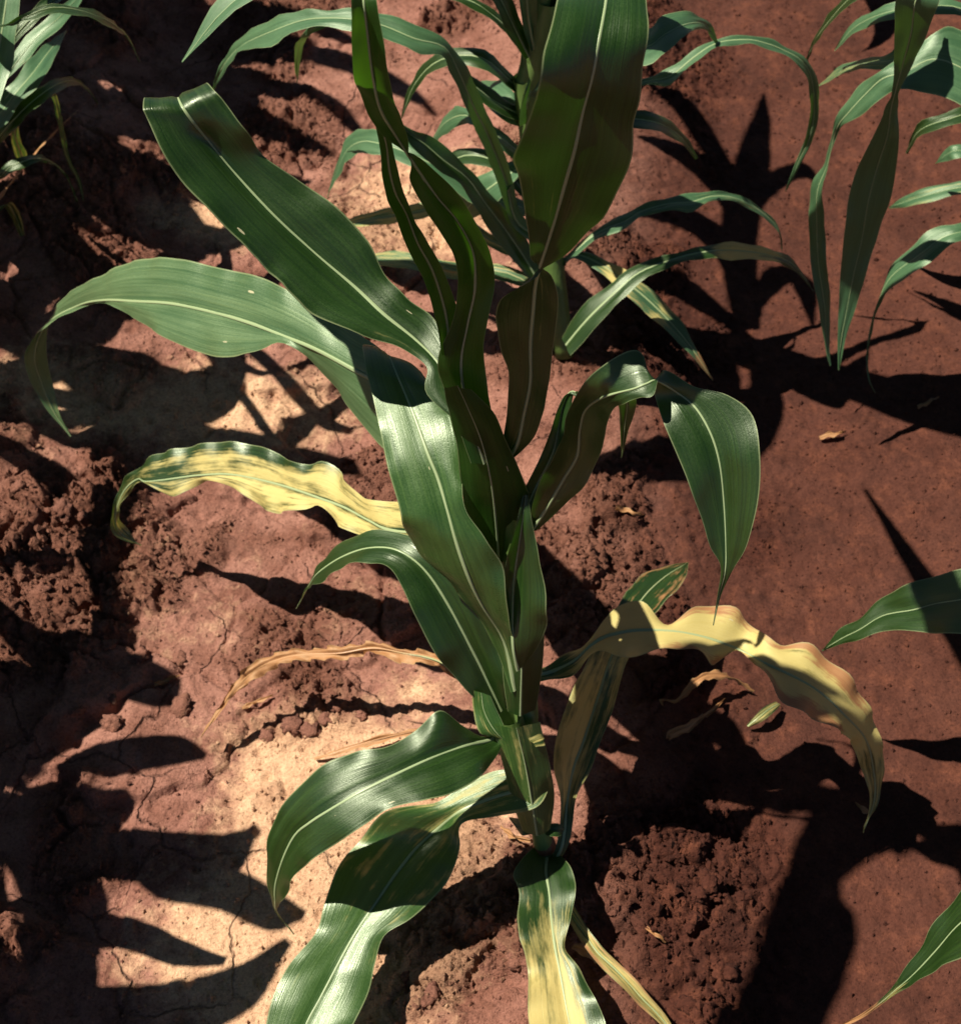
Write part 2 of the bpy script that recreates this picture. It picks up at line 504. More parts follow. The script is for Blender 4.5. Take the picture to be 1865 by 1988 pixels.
def blade(L, Mi, Rr, parent, seed, yel=None, bro=None, mat=None, arch=0.10, ruffle=0.0015, ruf_len=0.035, n=6, rib=1.0, teeth=None, name='leaf', label=None, crinkle=0.0011):
    r = random.Random(seed)
    L, Mi, Rr = cr(L, n), cr(Mi, n), cr(Rr, n)
    m = len(Mi)
    T = np.gradient(Mi, axis=0)
    T /= np.linalg.norm(T, axis=1)[:, None] + 1e-9
    W = Rr - L
    Nn = np.cross(W, T)
    Nn /= np.linalg.norm(Nn, axis=1)[:, None] + 1e-9
    s = np.concatenate([[0], np.cumsum(np.linalg.norm(np.diff(Mi, axis=0), axis=1))])
    wl, wr = np.linalg.norm(L - Mi, axis=1), np.linalg.norm(Rr - Mi, axis=1)
    STATS.append((parent.name if parent else '', name, seed, s[-1], (wl + wr).max()))
    up = 1.0 if Nn[m // 3, 2] > 0 else -1.0
    us = np.linspace(-1, 1, 2 * HALFN + 1)
    ph = [r.uniform(0, 6.28) for _ in range(6)]
    V = np.zeros((m, len(us), 3))
    fr = s / max(s[-1], 1e-6)
    env = np.sin(np.pi * np.clip(fr, 0.02, 0.98)) ** 0.5
    for k, u in enumerate(us):
        a = abs(u)
        E = L if u < 0 else Rr
        w = (wl if u < 0 else wr)
        base = Mi + (E - Mi) * a
        side = 0 if u < 0 else 3
        ruf = ruffle * (np.sin(s / ruf_len * 6.28 + ph[side]) + 0.6 * np.sin(s / ruf_len * 2.6 + ph[side + 1])) * a ** 2.2 * env
        if teeth and ((u < 0) == (teeth[0] < 0)):
            ruf = ruf + 0.0012 * sstep(0.75, 1.0, a) * np.sin(s / 0.0042 * 6.28) * sstep(teeth[1], teeth[1] + 0.05, fr) * sstep(teeth[2] + 0.05, teeth[2], fr)
        ruf = ruf + crinkle * (gnoise(s / .045 + seed * 3.1, s * 0 + u * 1.1 + seed) + .5 * gnoise(s / .016 + seed * 1.7, s * 0 + u * 2.3 + seed * 2)) * 1.6 * sstep(0, .25, a + .05)
        V[:, k] = base + Nn * (up * arch * w * 4 * a * (1 - a) * 0.5 + ruf * 1.0)[:, None]
    nu = len(us)
    i = np.arange(m * nu).reshape(m, nu)
    F = np.stack([i[:-1, :-1], i[:-1, 1:], i[1:, 1:], i[1:, :-1]], -1).reshape(-1, 4)
    if up < 0:
        F = F[:, ::-1]
    me = bpy.data.meshes.new(name)
    me.from_pydata(V.reshape(-1, 3).tolist(), [], F.tolist())
    smooth(me)
    uvl = me.uv_layers.new(name='UVMap')
    wmax = max((wl + wr).max(), 0.01)
    UV = np.stack([np.broadcast_to((us + 1) / 2, (m, nu)), np.broadcast_to(s[:, None], (m, nu))], -1).reshape(-1, 2)
    vi = np.zeros(len(me.loops), dtype=np.int32)
    me.loops.foreach_get('vertex_index', vi)
    uvl.data.foreach_set('uv', UV[vi].ravel().astype(np.float32))
    rn = r.random()
    U, S = np.meshgrid(us, fr)
    Y_ = np.clip(yel(U, S), 0, 1) if yel else np.zeros_like(U)
    B_ = np.clip(bro(U, S), 0, 1) if bro else np.zeros_like(U)
    C = np.stack([Y_, B_, np.full_like(U, rn), np.ones_like(U)], -1)
    at_ = me.attributes.new('tone', 'FLOAT_COLOR', 'POINT')
    at_.data.foreach_set('color', C.ravel().astype(np.float32))
    o = link(name, me, mat or M_LEAF, parent)
    if label:
        o['label'] = label
    if rib > 0:
        # the midrib stands proud of the blade on both faces
        ww = np.minimum((0.0012 * (1 - fr) ** 0.8 + 0.00030) * rib, 0.6 * np.minimum(wl, wr) + 0.00015)
        Wd = W / (np.linalg.norm(W, axis=1)[:, None] + 1e-9)
        ring = [(-1, 0.0), (-0.45, 0.28), (0.45, 0.28), (1, 0.0), (0.35, -0.75), (-0.35, -0.75)]
        RV = np.zeros((m, 6, 3))
        for k, (a, b) in enumerate(ring):
            RV[:, k] = Mi + Wd * (a * ww)[:, None] + Nn * up * (b * ww + (0.00012 if b >= 0 else -0.00012))[:, None]
        j = np.arange(m * 6).reshape(m, 6)
        F = np.stack([j[:-1], np.roll(j, -1, 1)[:-1], np.roll(j, -1, 1)[1:], j[1:]], -1).reshape(-1, 4)
        rm = bpy.data.meshes.new('midrib')
        rm.from_pydata(RV.reshape(-1, 3).tolist(), [], F.tolist())
        smooth(rm)
        mid = HALFN
        C2 = np.repeat(C[:, mid:mid + 1], 6, axis=1)
        a2 = rm.attributes.new('tone', 'FLOAT_COLOR', 'POINT')
        a2.data.foreach_set('color', C2.ravel().astype(np.float32))
        link('midrib', rm, M_RIB, o)
    return o


def leaf(parent, seed, st, k=(0.15, 0.15), tail=(), stem=None, **kw):
    """st: rows (x1, y1, xm, ym, x2, y2, z[, dz1, dz2]) read off the photo with the height of the midrib; k tilts the two halves"""
    L, Mi, Rr = [], [], []
    for row in st:
        x1, y1, xm, ym, x2, y2, z = row[:7]
        p = at(xm, ym, z)
        mm = np.linalg.norm(p - np.array((0, 0, CAM_H))) * _t / 994
        d1 = row[7] if len(row) > 7 else k[0] * math.hypot(x1 - xm, y1 - ym) * mm
        d2 = row[8] if len(row) > 8 else k[1] * math.hypot(x2 - xm, y2 - ym) * mm
        Mi.append(p)
        L.append(at(x1, y1, z + d1))
        Rr.append(at(x2, y2, z + d2))
    if stem is not None:               # join the blade to its stalk, outside the picture
        zs = min(max(Mi[0][2] - .05, stem[0][2] + .04), stem[-1][2] - .005)
        q = np.array([np.interp(zs, [a[2] for a in stem], [a[i] for a in stem]) for i in range(3)])
        w0 = np.linalg.norm(Rr[0] - L[0])
        side = (Rr[0] - L[0]) / (w0 + 1e-9)
        mid = q * .45 + Mi[0] * .55 + np.array((0, 0, .02))
        for p_, w_ in ((mid, min(w0 * .42, .020)), (q, .007)):
            Mi.insert(0, p_)
            L.insert(0, p_ - side * w_)
            Rr.insert(0, p_ + side * w_)
    for x, y, z, w in tail:            # further stations in metres, outside the picture
        q = np.array((x, y, z))
        t = q - Mi[-1]
        side = np.array((t[1], -t[0], 0.0))
        side /= np.linalg.norm(side) + 1e-9
        if np.dot(Rr[-1] - L[-1], side) < 0:
            side = -side
        L.append(q - side * w + np.array((0, 0, w * .2)))
        Rr.append(q + side * w + np.array((0, 0, w * .2)))
        Mi.append(q)
    return blade(L, Mi, Rr, parent, seed, **kw)


def tube(name, pts, rad, mat, parent, n=6, seg=12, cap=True):
    P = cr(pts, n)
    rr = cr(np.array([[a, 0, 0] for a in rad]), n)[:, 0]
    m = len(P)
    T = np.gradient(P, axis=0)
    T /= np.linalg.norm(T, axis=1)[:, None]
    ref = np.array((0.3, 1.0, 0.05))
    A = np.cross(T, ref)
    A /= np.linalg.norm(A, axis=1)[:, None]
    B = np.cross(T, A)
    V = []
    for k in range(seg):
        a = 2 * math.pi * k / seg
        V.append(P + (A * math.cos(a) + B * math.sin(a)) * rr[:, None])
    V = np.stack(V, 1)
    j = np.arange(m * seg).reshape(m, seg)
    F = np.stack([j[:-1], np.roll(j, -1, 1)[:-1], np.roll(j, -1, 1)[1:], j[1:]], -1).reshape(-1, 4).tolist()
    if cap:
        F += [j[-1].tolist(), j[0][::-1].tolist()]
    me = bpy.data.meshes.new(name)
    me.from_pydata(V.reshape(-1, 3).tolist(), [], F)
    smooth(me)
    return link(name, me, mat, parent)


def px_tube(name, rows, mat, parent, **kw):
    return tube(name, [at(a, b, z) for a, b, z, r in rows], [r for *_, r in rows], mat, parent, **kw)


# ------------------------------------------------------------------ the corn plant in the middle
def ypatch(base=0.0, edge=0.0, tip=0.0, lo=0.0, hi=1.0):
    return lambda U, S: base * sstep(lo - .08, lo + .08, S) * (1 - sstep(hi - .08, hi + .08, S)) + edge * np.abs(U) ** 2 + tip * sstep(0.75, 1.0, S)


BASE1[2] = gz(BASE1[0], BASE1[1]) - 0.004
p1 = thing('corn_plant', BASE1, 'large green corn plant in the middle with yellowing lower leaves', 'corn plant')

px_tube('stalk', [(1068, 1752, BASE1[2], .0065), (1056, 1640, .075, .0060), (1042, 1530, .120, .0065), (1026, 1420, .168, .0070), (1014, 1300, .207, .0075),
                  (1008, 1180, .252, .0080), (996, 1060, .303, .0085), (970, 940, .352, .0080), (950, 860, .385, .0040)],
        M_STALK, p1, seg=14)
# leaf sheaths that wrap the stalk
for rows in ([(1054, 1640, .077, .0066), (1046, 1575, .104, .0080), (1032, 1510, .130, .0092)],
             [(1032, 1500, .135, .0074), (1012, 1440, .160, .0094), (990, 1390, .184, .0085)],
             [(1022, 1395, .174, .0080), (1014, 1320, .201, .0092), (1010, 1240, .230, .0086)],
             [(1010, 1220, .237, .0088), (1002, 1120, .278, .0098), (992, 1020, .318, .0092)],
             [(990, 1010, .322, .0094), (975, 940, .352, .0100), (955, 870, .380, .0070)]):
    px_tube('sheath', rows, M_SHEATH if rows[0][1] > 1350 else M_STALK, p1, seg=14, cap=False)  # upper sheaths get the darker green in place of shade from leaves above

# swollen nodes
for a, b, z, rr_ in ((1056, 1640, .075, .0082), (1042, 1535, .1185, .0088), (1026, 1425, .166, .0092)):
    px_tube('node', [(a + 1, b + 14, z - .006, rr_ * .72), (a + .5, b + 7, z - .003, rr_ * .97), (a, b, z, rr_), (a - .5, b - 7, z + .003, rr_ * .93), (a - 1, b - 14, z + .006, rr_ * .7)], M_TWIG if z < .1 else M_SHEATH, p1, n=2, seg=14)

# A: big leaf to the upper left
leaf(p1, 1, [(900, 830, 930, 850, 958, 850, 0.400), (828, 765, 880, 775, 925, 790, 0.410), (828, 712, 855, 712, 892, 715, 0.418), (775, 675, 808, 662, 842, 620, 0.424), (692, 646, 745, 610, 790, 578, 0.434), (604, 607, 690, 558, 748, 532, 0.442),
             (535, 540, 610, 490, 704, 455, 0.458), (465, 468, 530, 416, 622, 376, 0.478), (385, 388, 455, 335, 523, 312, 0.498), (325, 312, 405, 274, 480, 256, 0.516),
             (290, 240, 376, 238, 444, 208, 0.530), (277, 208, 354, 207, 418, 175, 0.538), (284, 196, 346, 190, 400, 161, 0.532),
             (298, 225, 352, 205, 400, 182, 0.512), (330, 280, 385, 260, 430, 240, 0.470), (385, 340, 425, 320, 460, 305, 0.420), (450, 400, 460, 395, 470, 388, 0.390)],
     k=(.20, .28), teeth=(-1, .18, .36), ruffle=.0012, rib=1.15, yel=lambda U, S: 0.10 * (S < .2), label='broad dark green leaf arching to the upper left')
# D: long sunlit leaf below it, tip drooping at the far left
leaf(p1, 2, [(950, 905, 945, 925, 935, 945, .352), (880, 830, 875, 870, 860, 930, .350), (800, 740, 800, 800, 790, 890, .349), (752, 690, 745, 750, 735, 862, 0.346, .012, -.030), (700, 650, 690, 720, 672, 785, 0.343, .012, -.028), (628, 602, 618, 681, 632, 728, 0.338, .012, -.02),
             (557, 562, 560, 656, 552, 667, 0.330, .016, 0), (500, 536, 490, 629, 485, 686, 0.319, .018, -.012), (430, 521, 420, 608, 420, 693, 0.305, .018, -.016), (350, 503, 336, 590, 336, 663, 0.288, .018, -.014),
             (275, 502, 261, 585, 270, 624, 0.264, .016, -.006), (205, 530, 200, 583, 205, 589, 0.234, .010, 0), (140, 565, 150, 594, 153, 601, 0.196, .006, 0), (98, 618, 90, 630, 80, 640, 0.158, .002, 0),
             (91, 690, 68, 690, 48, 690, 0.122, 0, 0), (103, 745, 82, 745, 62, 745, 0.092, 0, 0), (117, 803, 106, 801, 95, 800, 0.068, 0, 0), (139, 846, 138, 847, 137, 848, 0.050, 0, 0)],
     ruffle=.0012, rib=1.25, mat=M_SUNLIT, yel=lambda U, S: .22 * sstep(.85, 1, S), label='bright leaf with a pale midrib curving down at the far left')
# G: lit leaf hanging forward in the centre
leaf(p1, 3, [(992, 1345, 1000, 1340, 1011, 1328, .212), (950, 1235, 978, 1245, 1004, 1262, .248), (885, 1145, 935, 1175, 985, 1192, .282), (820, 1080, 908, 1118, 978, 1110, .308), (787, 1032, 885, 1052, 945, 1048, .330),
             (777, 995, 868, 990, 906, 995, .346), (762, 940, 850, 930, 897, 940, .358), (748, 890, 830, 880, 897, 880, .367), (737, 830, 808, 818, 890, 815, .374), (722, 765, 787, 765, 870, 780, .379),
             (710, 715, 770, 725, 838, 745, .382), (705, 668, 755, 690, 815, 722, .376), (722, 690, 762, 712, 808, 735, .355), (745, 740, 775, 755, 800, 765, .32), (785, 800, 790, 802, 795, 800, .29)],
     k=(-.18, .10), rib=1.15, mat=M_HALF_LIT, ruffle=.001, arch=.14, yel=lambda U, S: 0.12 * (1 - sstep(.3, .6, S)), label='sunlit leaf with a white midrib hanging in front of the stalk')
# Q: arching leaf below it
leaf(p1, 4, [(968, 1397, 980, 1395, 990, 1390, .170), (895, 1330, 940, 1310, 985, 1322, .205), (845, 1270, 905, 1240, 955, 1235, .232), (808, 1200, 870, 1175, 932, 1167, .254), (780, 1140, 835, 1120, 890, 1108, .270),
             (758, 1105, 800, 1085, 840, 1071, .278), (725, 1092, 760, 1065, 797, 1040, .278), (685, 1096, 710, 1065, 737, 1030, .268), (650, 1110, 662, 1082, 672, 1047, .250), (618, 1132, 620, 1110, 626, 1086, .224), (600, 1141, 602, 1133, 604, 1125, .196), (574, 1181, 575, 1182, 576, 1183, .150)],
     k=(.05, .30), ruffle=.001, label='green leaf arching over to the left below the sunlit one')
# C: upright narrow leaf leaning left, running out of the top
leaf(p1, 5, [(915, 900, 940, 900, 962, 850, .385), (862, 755, 905, 780, 950, 775, .425), (850, 695, 895, 705, 940, 700, .450), (878, 625, 908, 630, 942, 645, .475), (888, 555, 922, 560, 960, 553, .500), (882, 500, 918, 490, 951, 490, .525),
             (855, 452, 888, 430, 925, 435, .548), (822, 403, 850, 385, 888, 375, .568), (798, 354, 818, 340, 842, 330, .588), (796, 312, 797, 309, 806, 300, .604), (788, 256, 766, 260, 744, 265, .622),
             (768, 205, 738, 212, 708, 203, .645), (754, 140, 722, 142, 687, 152, .668), (741, 65, 713, 66, 684, 75, .688), (731, 0, 706, 0, 682, 0, .704), (722, -70, 702, -72, 684, -65, .712), ],
     tail=[(-.150, .640, .752, .030), (-.185, .590, .785, .031), (-.215, .535, .795, .030), (-.240, .480, .785, .026), (-.258, .430, .755, .016), (-.268, .400, .725, .001)],
     k=(.30, .30), ruffle=.0012, rib=.7, mat=M_INNER, label='narrow twisted leaf standing up and leaning left')
# N: folded narrow leaf
leaf(p1, 6, [(858, 690, 872, 690, 888, 660, .455), (848, 635, 868, 630, 888, 610, .472), (835, 580, 858, 580, 880, 575, .490), (816, 530, 838, 522, 856, 515, .512), (790, 480, 810, 470, 830, 470, .535), (766, 420, 788, 412, 806, 425, .556),
             (750, 380, 768, 375, 785, 378, .574), (741, 335, 756, 330, 771, 325, .592), (737, 290, 750, 285, 763, 280, .608), (733, 255, 742, 250, 752, 245, .620), (718, 180, 729, 178, 740, 176, .636), (702, 100, 714, 98, 728, 96, .656), (694, 20, 706, 18, 720, 16, .680), (684, -60, 698, -62, 712, -64, .705)],
     tail=[(-.150, .675, .728, .014), (-.172, .668, .738, .011), (-.190, .664, .735, .001)],
     k=(.5, .5), ruffle=.0008, rib=.6, mat=M_INNER, label='slender folded leaf beside the leaning one')
# B: the big dark blade at the top
leaf(p1, 7, [(952, 922, 956, 918, 962, 912, .365), (973, 863, 1000, 870, 1025, 866, .388), (984, 796, 1018, 800, 1053, 805, .418), (985, 725, 1030, 740, 1062, 755, .445), (967, 655, 1030, 665, 1075, 665, .474), (964, 598, 1035, 600, 1083, 590, .502),
             (1000, 560, 1040, 548, 1070, 535, .524), (1081, 504, 1052, 504, 1031, 504, .546, -0.003, 0.003), (1150, 445, 1074, 435, 1023, 440, .572, -0.006, 0.006), (1200, 372, 1096, 358, 1008, 350, .600, -0.008, 0.009), (1227, 291, 1115, 291, 996, 298, .622, -0.009, 0.011), (1233, 225, 1131, 216, 1030, 222, .642, -0.009, 0.012),
             (1246, 157, 1149, 149, 1044, 160, .660, -0.008, 0.011), (1256, 90, 1163, 75, 1062, 85, .674, -0.006, 0.009), (1257, 20, 1175, 5, 1078, 10, .678, -0.002, 0.006), (1248, -40, 1180, -45, 1095, -40, .668), (1235, -60, 1185, -65, 1110, -60, .63), (1215, -20, 1180, -25, 1130, -20, .56), (1180, 40, 1175, 40, 1170, 40, .46)],
     k=(.22, .22), rib=.95, mat=M_SHADED, ruffle=.0012, yel=lambda U, S: 0.10 * (1 - sstep(.25, .5, S)), label='big dark green leaf standing upright at the top')
# O + M: upright blade on the stalk and the drooping leaf to the right
leaf(p1, 8, [(1000, 1300, 1005, 1302, 1018, 1292, .236), (975, 1190, 995, 1250, 1055, 1235, .258), (972, 1145, 995, 1150, 1060, 1175, .288), (985, 1080, 1005, 1070, 1045, 1075, .318), (1003, 1010, 1015, 1005, 1032, 1010, .340), (1015, 960, 1020, 960, 1026, 962, .352)],
     k=(.2, .2), rib=.9, label='short dark leaf standing against the stalk')
leaf(p1, 9, [(1029, 1025, 1034, 1028, 1045, 1028, 0.330), (1033, 980, 1062, 985, 1096, 980, 0.353), (1050, 930, 1093, 932, 1134, 943, 0.375), (1073, 888, 1120, 885, 1160, 895, 0.397), (1092, 848, 1125, 835, 1173, 850, 0.419), (1098, 812, 1135, 797, 1180, 815, 0.439),
             (1115, 772, 1160, 776, 1192, 795, 0.457), (1150, 725, 1190, 765, 1215, 782, 0.473), (1212, 687, 1230, 755, 1240, 770, 0.483), (1243, 684, 1255, 745, 1268, 766, 0.486), (1259, 718, 1275, 740, 1286, 722, 0.485), (1271, 770, 1318, 765, 1345, 750, 0.474, -0.002, 0.006),
             (1288, 822, 1352, 795, 1412, 767, 0.470, -0.004, 0.010), (1312, 880, 1380, 845, 1461, 808, 0.462, -0.005, 0.013), (1335, 938, 1396, 900, 1475, 890, 0.450, -0.005, 0.013), (1358, 1000, 1404, 970, 1470, 978, 0.432, -0.004, 0.010), (1380, 1062, 1408, 1050, 1448, 1060, 0.412, -0.003, 0.006), (1398, 1103, 1407, 1108, 1421, 1108, 0.397), (1392, 1155, 1395, 1156, 1399, 1156, 0.380), (1383, 1213, 1384, 1214, 1385, 1214, 0.362)],
     k=(.30, .22), ruffle=.001, rib=.9, yel=lambda U, S: .10 * (S < .4), label='curled leaf drooping to a point on the right')
# light green leaf folded under the curl
leaf(p1, 10, [(1005, 985, 1018, 990, 1036, 1000, 0.340), (1022, 940, 1045, 935, 1072, 940, 0.355), (1048, 890, 1072, 880, 1092, 890, 0.372), (1066, 840, 1084, 828, 1100, 838, 0.386), (1082, 795, 1093, 785, 1108, 790, 0.398), (1105, 765, 1112, 760, 1120, 765, 0.406), (1150, 790, 1155, 790, 1160, 795, 0.400), (1195, 775, 1213, 775, 1232, 778, 0.380), (1203, 830, 1212, 830, 1221, 830, 0.350), (1205, 888, 1206, 889, 1207, 889, 0.320)],
     k=(.1, .1), rib=.6, label='narrow leaf behind the curl with its tip hanging down')
# broad dark leaf bases wrapped round the upper stalk
leaf(p1, 22, [(930, 1085, 968, 1092, 1000, 1080, .296), (905, 1000, 962, 1010, 1032, 1005, .335), (893, 925, 952, 930, 1018, 935, .372), (884, 850, 934, 856, 986, 862, .402), (868, 790, 908, 792, 956, 800, .430), (862, 752, 888, 748, 914, 756, .446)],
     k=(-.35, -.35), arch=.12, rib=.5, mat=M_INNER, ruffle=.0006, name='sheath')
leaf(p1, 23, [(985, 1380, 1010, 1390, 1040, 1378, .192), (975, 1300, 1012, 1310, 1052, 1300, .226), (978, 1220, 1014, 1225, 1056, 1222, .256), (985, 1160, 1016, 1160, 1048, 1160, .276)],
     k=(-.4, -.4), arch=.10, rib=.5, ruffle=.0006, name='sheath')
leaf(p1, 24, [(1014, 1612, 1042, 1622, 1068, 1610, .108), (992, 1550, 1032, 1560, 1076, 1546, .132), (975, 1480, 1020, 1490, 1066, 1480, .160), (952, 1405, 1002, 1412, 1048, 1402, .190)],
     k=(-.4, -.4), arch=.10, rib=.5, ruffle=.0006, yel=lambda U, S: .22 + 0 * U, mat=M_HALF_LIT, name='sheath')
leaf(p1, 25, [(1000, 1466, 990, 1448, 975, 1430, .170), (988, 1432, 960, 1418, 932, 1424, .180), (968, 1388, 940, 1382, 917, 1368, .190), (952, 1350, 934, 1345, 918, 1340, .200)],
     k=(-.2, -.2), arch=.10, rib=.4, ruffle=.0006, mat=M_HALF_LIT, yel=lambda U, S: .2 + 0 * U, name='sheath')
# E: glossy leaf to the lower left
leaf(p1, 11, [(985, 1392, 984, 1412, 978, 1436, .166), (948, 1428, 952, 1436, 964, 1468, .170), (900, 1412, 905, 1447, 930, 1510, 0.187), (855, 1378, 850, 1466, 880, 1539, 0.194, .020, 0), (805, 1420, 800, 1488, 830, 1553, 0.196), (745, 1452, 750, 1512, 785, 1562, 0.196),
              (690, 1459, 695, 1540, 737, 1580, 0.192), (634, 1481, 640, 1572, 690, 1614, 0.182), (585, 1522, 600, 1598, 645, 1642, 0.168), (545, 1572, 572, 1622, 605, 1672, 0.150), (520, 1625, 550, 1665, 572, 1700, 0.126), (515, 1690, 535, 1715, 555, 1740, 0.098), (526, 1737, 534, 1750, 543, 1755, 0.078), (536, 1770, 539, 1773, 542, 1774, .056), (569, 1813, 570, 1814, 571, 1815, .038)],
     k=(.30, .05), ruffle=.001, arch=.14, label='glossy leaf bending down at the lower left')
# F: broad leaf running out of the bottom
leaf(p1, 12, [(1000, 1492, 1040, 1528, 1070, 1522, .135), (950, 1500, 985, 1540, 1040, 1568, .130), (900, 1525, 935, 1556, 960, 1585, .124), (840, 1560, 890, 1577, 897, 1600, .118), (750, 1574, 849, 1609, 892, 1650, 0.104, .02, 0), (700, 1630, 805, 1650, 874, 1700, 0.098), (655, 1685, 760, 1708, 840, 1745, 0.092),
              (630, 1755, 722, 1764, 795, 1785, 0.086), (612, 1812, 690, 1812, 746, 1817, 0.081), (560, 1875, 657, 1871, 728, 1870, 0.076), (532, 1930, 625, 1932, 716, 1925, 0.070), (515, 1995, 592, 1995, 683, 1995, 0.064), (500, 2090, 560, 2090, 630, 2090, 0.052), (500, 2200, 501, 2200, 502, 2200, .035)],
     k=(.10, .02), rib=1.2, mat=M_HALF_LIT, arch=.13, ruffle=.001, yel=lambda U, S: .20 * (1 - sstep(.3, .6, S)) + .1, label='broad leaf with a white midrib running to the bottom edge')
# H: yellow leaf to the right
leaf(p1, 13, [(1008, 1302, 1012, 1308, 1016, 1316, .205), (1050, 1298, 1056, 1308, 1062, 1321, .175), (1100, 1270, 1112, 1284, 1118, 1306, .180), (1150, 1234, 1160, 1243, 1163, 1262, .184), (1200, 1175, 1204, 1228, 1204, 1278, .186), (1245, 1174, 1250, 1223, 1245, 1266, .184), (1298, 1208, 1300, 1225, 1298, 1262, .182), (1350, 1177, 1345, 1232, 1345, 1262, .178),
              (1405, 1175, 1390, 1244, 1383, 1289, .173), (1450, 1208, 1440, 1264, 1430, 1264, .166), (1506, 1245, 1490, 1290, 1475, 1302, 0.176), (1565, 1250, 1545, 1316, 1520, 1362, 0.172), (1620, 1292, 1595, 1347, 1575, 1390, 0.162), (1675, 1350, 1640, 1390, 1625, 1418, 0.145), (1702, 1415, 1678, 1432, 1650, 1440, 0.118), (1716, 1480, 1693, 1485, 1668, 1485, 0.088), (1706, 1550, 1697, 1550, 1688, 1550, 0.058), (1674, 1615, 1675, 1616, 1676, 1616, 0.030)],
     k=(.10, .05), ruffle=.0030, ruf_len=.03, rib=1.1,
     yel=lambda U, S: (1.25 - .8 * np.exp(-(U / .16) ** 2)) * sstep(.12, .22, S) * (1 - .75 * sstep(.72, .85, S)) + .25, bro=lambda U, S: .72 * sstep(.3, 1.0, np.abs(U)) * sstep(.24, .36, S) * (1 - sstep(.60, .76, S)) + .45 * np.exp(-((S - .66) / .07) ** 2) * sstep(.1, .5, np.abs(U)), label='yellow wavy leaf with brown scorched edges on the right')
# I: yellow and brown leaf lying away to the right
leaf(p1, 14, [(1058, 1690, 1062, 1692, 1066, 1690, .062), (1080, 1640, 1091, 1642, 1104, 1638, .082), (1088, 1555, 1102, 1545, 1118, 1552, .104), (1075, 1495, 1113, 1490, 1148, 1489, .118), (1078, 1440, 1130, 1445, 1165, 1440, .126), (1091, 1392, 1148, 1392, 1187, 1385, .130), (1112, 1338, 1165, 1340, 1204, 1322, .130), (1140, 1280, 1183, 1285, 1225, 1265, .126),
              (1175, 1215, 1210, 1220, 1250, 1215, .118), (1215, 1150, 1248, 1160, 1290, 1170, .106), (1255, 1112, 1290, 1120, 1328, 1125, .090), (1334, 1092, 1335, 1092, 1336, 1093, .075)],
     k=(.2, .2), ruffle=.0014, rib=1.0, yel=lambda U, S: (.66 * sstep(.06, .2, S) - .2 * (U > 0)) * (1 - .85 * sstep(.50, .72, S)), bro=lambda U, S: .30 * sstep(.3, .6, S) * np.abs(U) + .12 * sstep(.60, .78, S), label='yellow and brown leaf lying away behind the stalk')
# K: yellow leaf to the left
leaf(p1, 15, [(962, 1012, 960, 1020, 955, 1030, .312), (850, 1005, 848, 1034, 835, 1056, .278), (772, 972, 760, 1030, 745, 1052, .256), (716, 971, 715, 1010, 698, 1038, .242), (671, 933, 670, 986, 655, 1020, .230), (637, 898, 628, 970, 620, 982, .220), (578, 900, 575, 951, 560, 996, .207), (515, 869, 515, 934, 515, 990, .192), (450, 858, 448, 921, 455, 948, .178),
              (385, 862, 385, 923, 395, 934, .164), (335, 873, 330, 930, 340, 964, .150), (302, 885, 283, 935, 285, 939, .136), (262, 911, 268, 930, 269, 937, .122), (238, 933, 245, 948, 251, 956, .106), (226, 966, 231, 975, 237, 980, .090), (215, 1012, 224, 1010, 232, 1007, .074), (226, 1043, 235, 1035, 246, 1025, .060), (272, 1058, 273, 1059, 274, 1060, .046)],
     k=(.45, -.25), ruffle=.0028, ruf_len=.032, rib=1.0, yel=lambda U, S: .72 * (1 - .9 * sstep(.55, .95, -U) * sstep(.3, .45, S)) * (1 - .5 * sstep(.62, .75, S)) - .35 * np.exp(-(U / .12) ** 2), bro=lambda U, S: .35 * np.exp(-((S - .2) / .06) ** 2) * np.abs(U), label='yellow wavy leaf with green margins on the left')
# L: dried leaf
leaf(p1, 16, [(960.0, 1335.9, 960, 1345, 956.3, 1356.1, .135), (883.3, 1288.7, 880, 1300, 876.2, 1313.8, .118), (842.3, 1266.1, 840, 1280, 837.3, 1289.0, .108), (787.5, 1260.4, 785, 1268, 783.3, 1288.8, .100), (726.2, 1248.1, 725, 1258, 719.6, 1267.1, .092), (660.0, 1254.9, 660, 1268, 660.0, 1280.7, .084), (600.0, 1257.9, 600, 1270, 600.0, 1282.8, .076), (545.7, 1265.5, 548, 1278, 549.1, 1288.8, .068), (496.1, 1286.3, 500, 1298, 507.0, 1311.2, .058), (456.9, 1323.2, 462, 1332, 466.9, 1338.6, .046), (426.0, 1371.0, 430, 1375, 433.7, 1372.3, .036), (390.2, 1430.2, 391, 1431, 391.8, 1431.0, .026)],
     k=(.3, -.3), ruffle=.0048, ruf_len=.015, rib=.8, arch=.32, crinkle=.0034, yel=lambda U, S: .5 * np.exp(-(U / .3) ** 2) * (1 - sstep(.3, .4, S)), bro=lambda U, S: 1.0 - .8 * np.exp(-(U / .25) ** 2) * (1 - sstep(.25, .4, S)), label='narrow dried orange brown leaf hanging left')
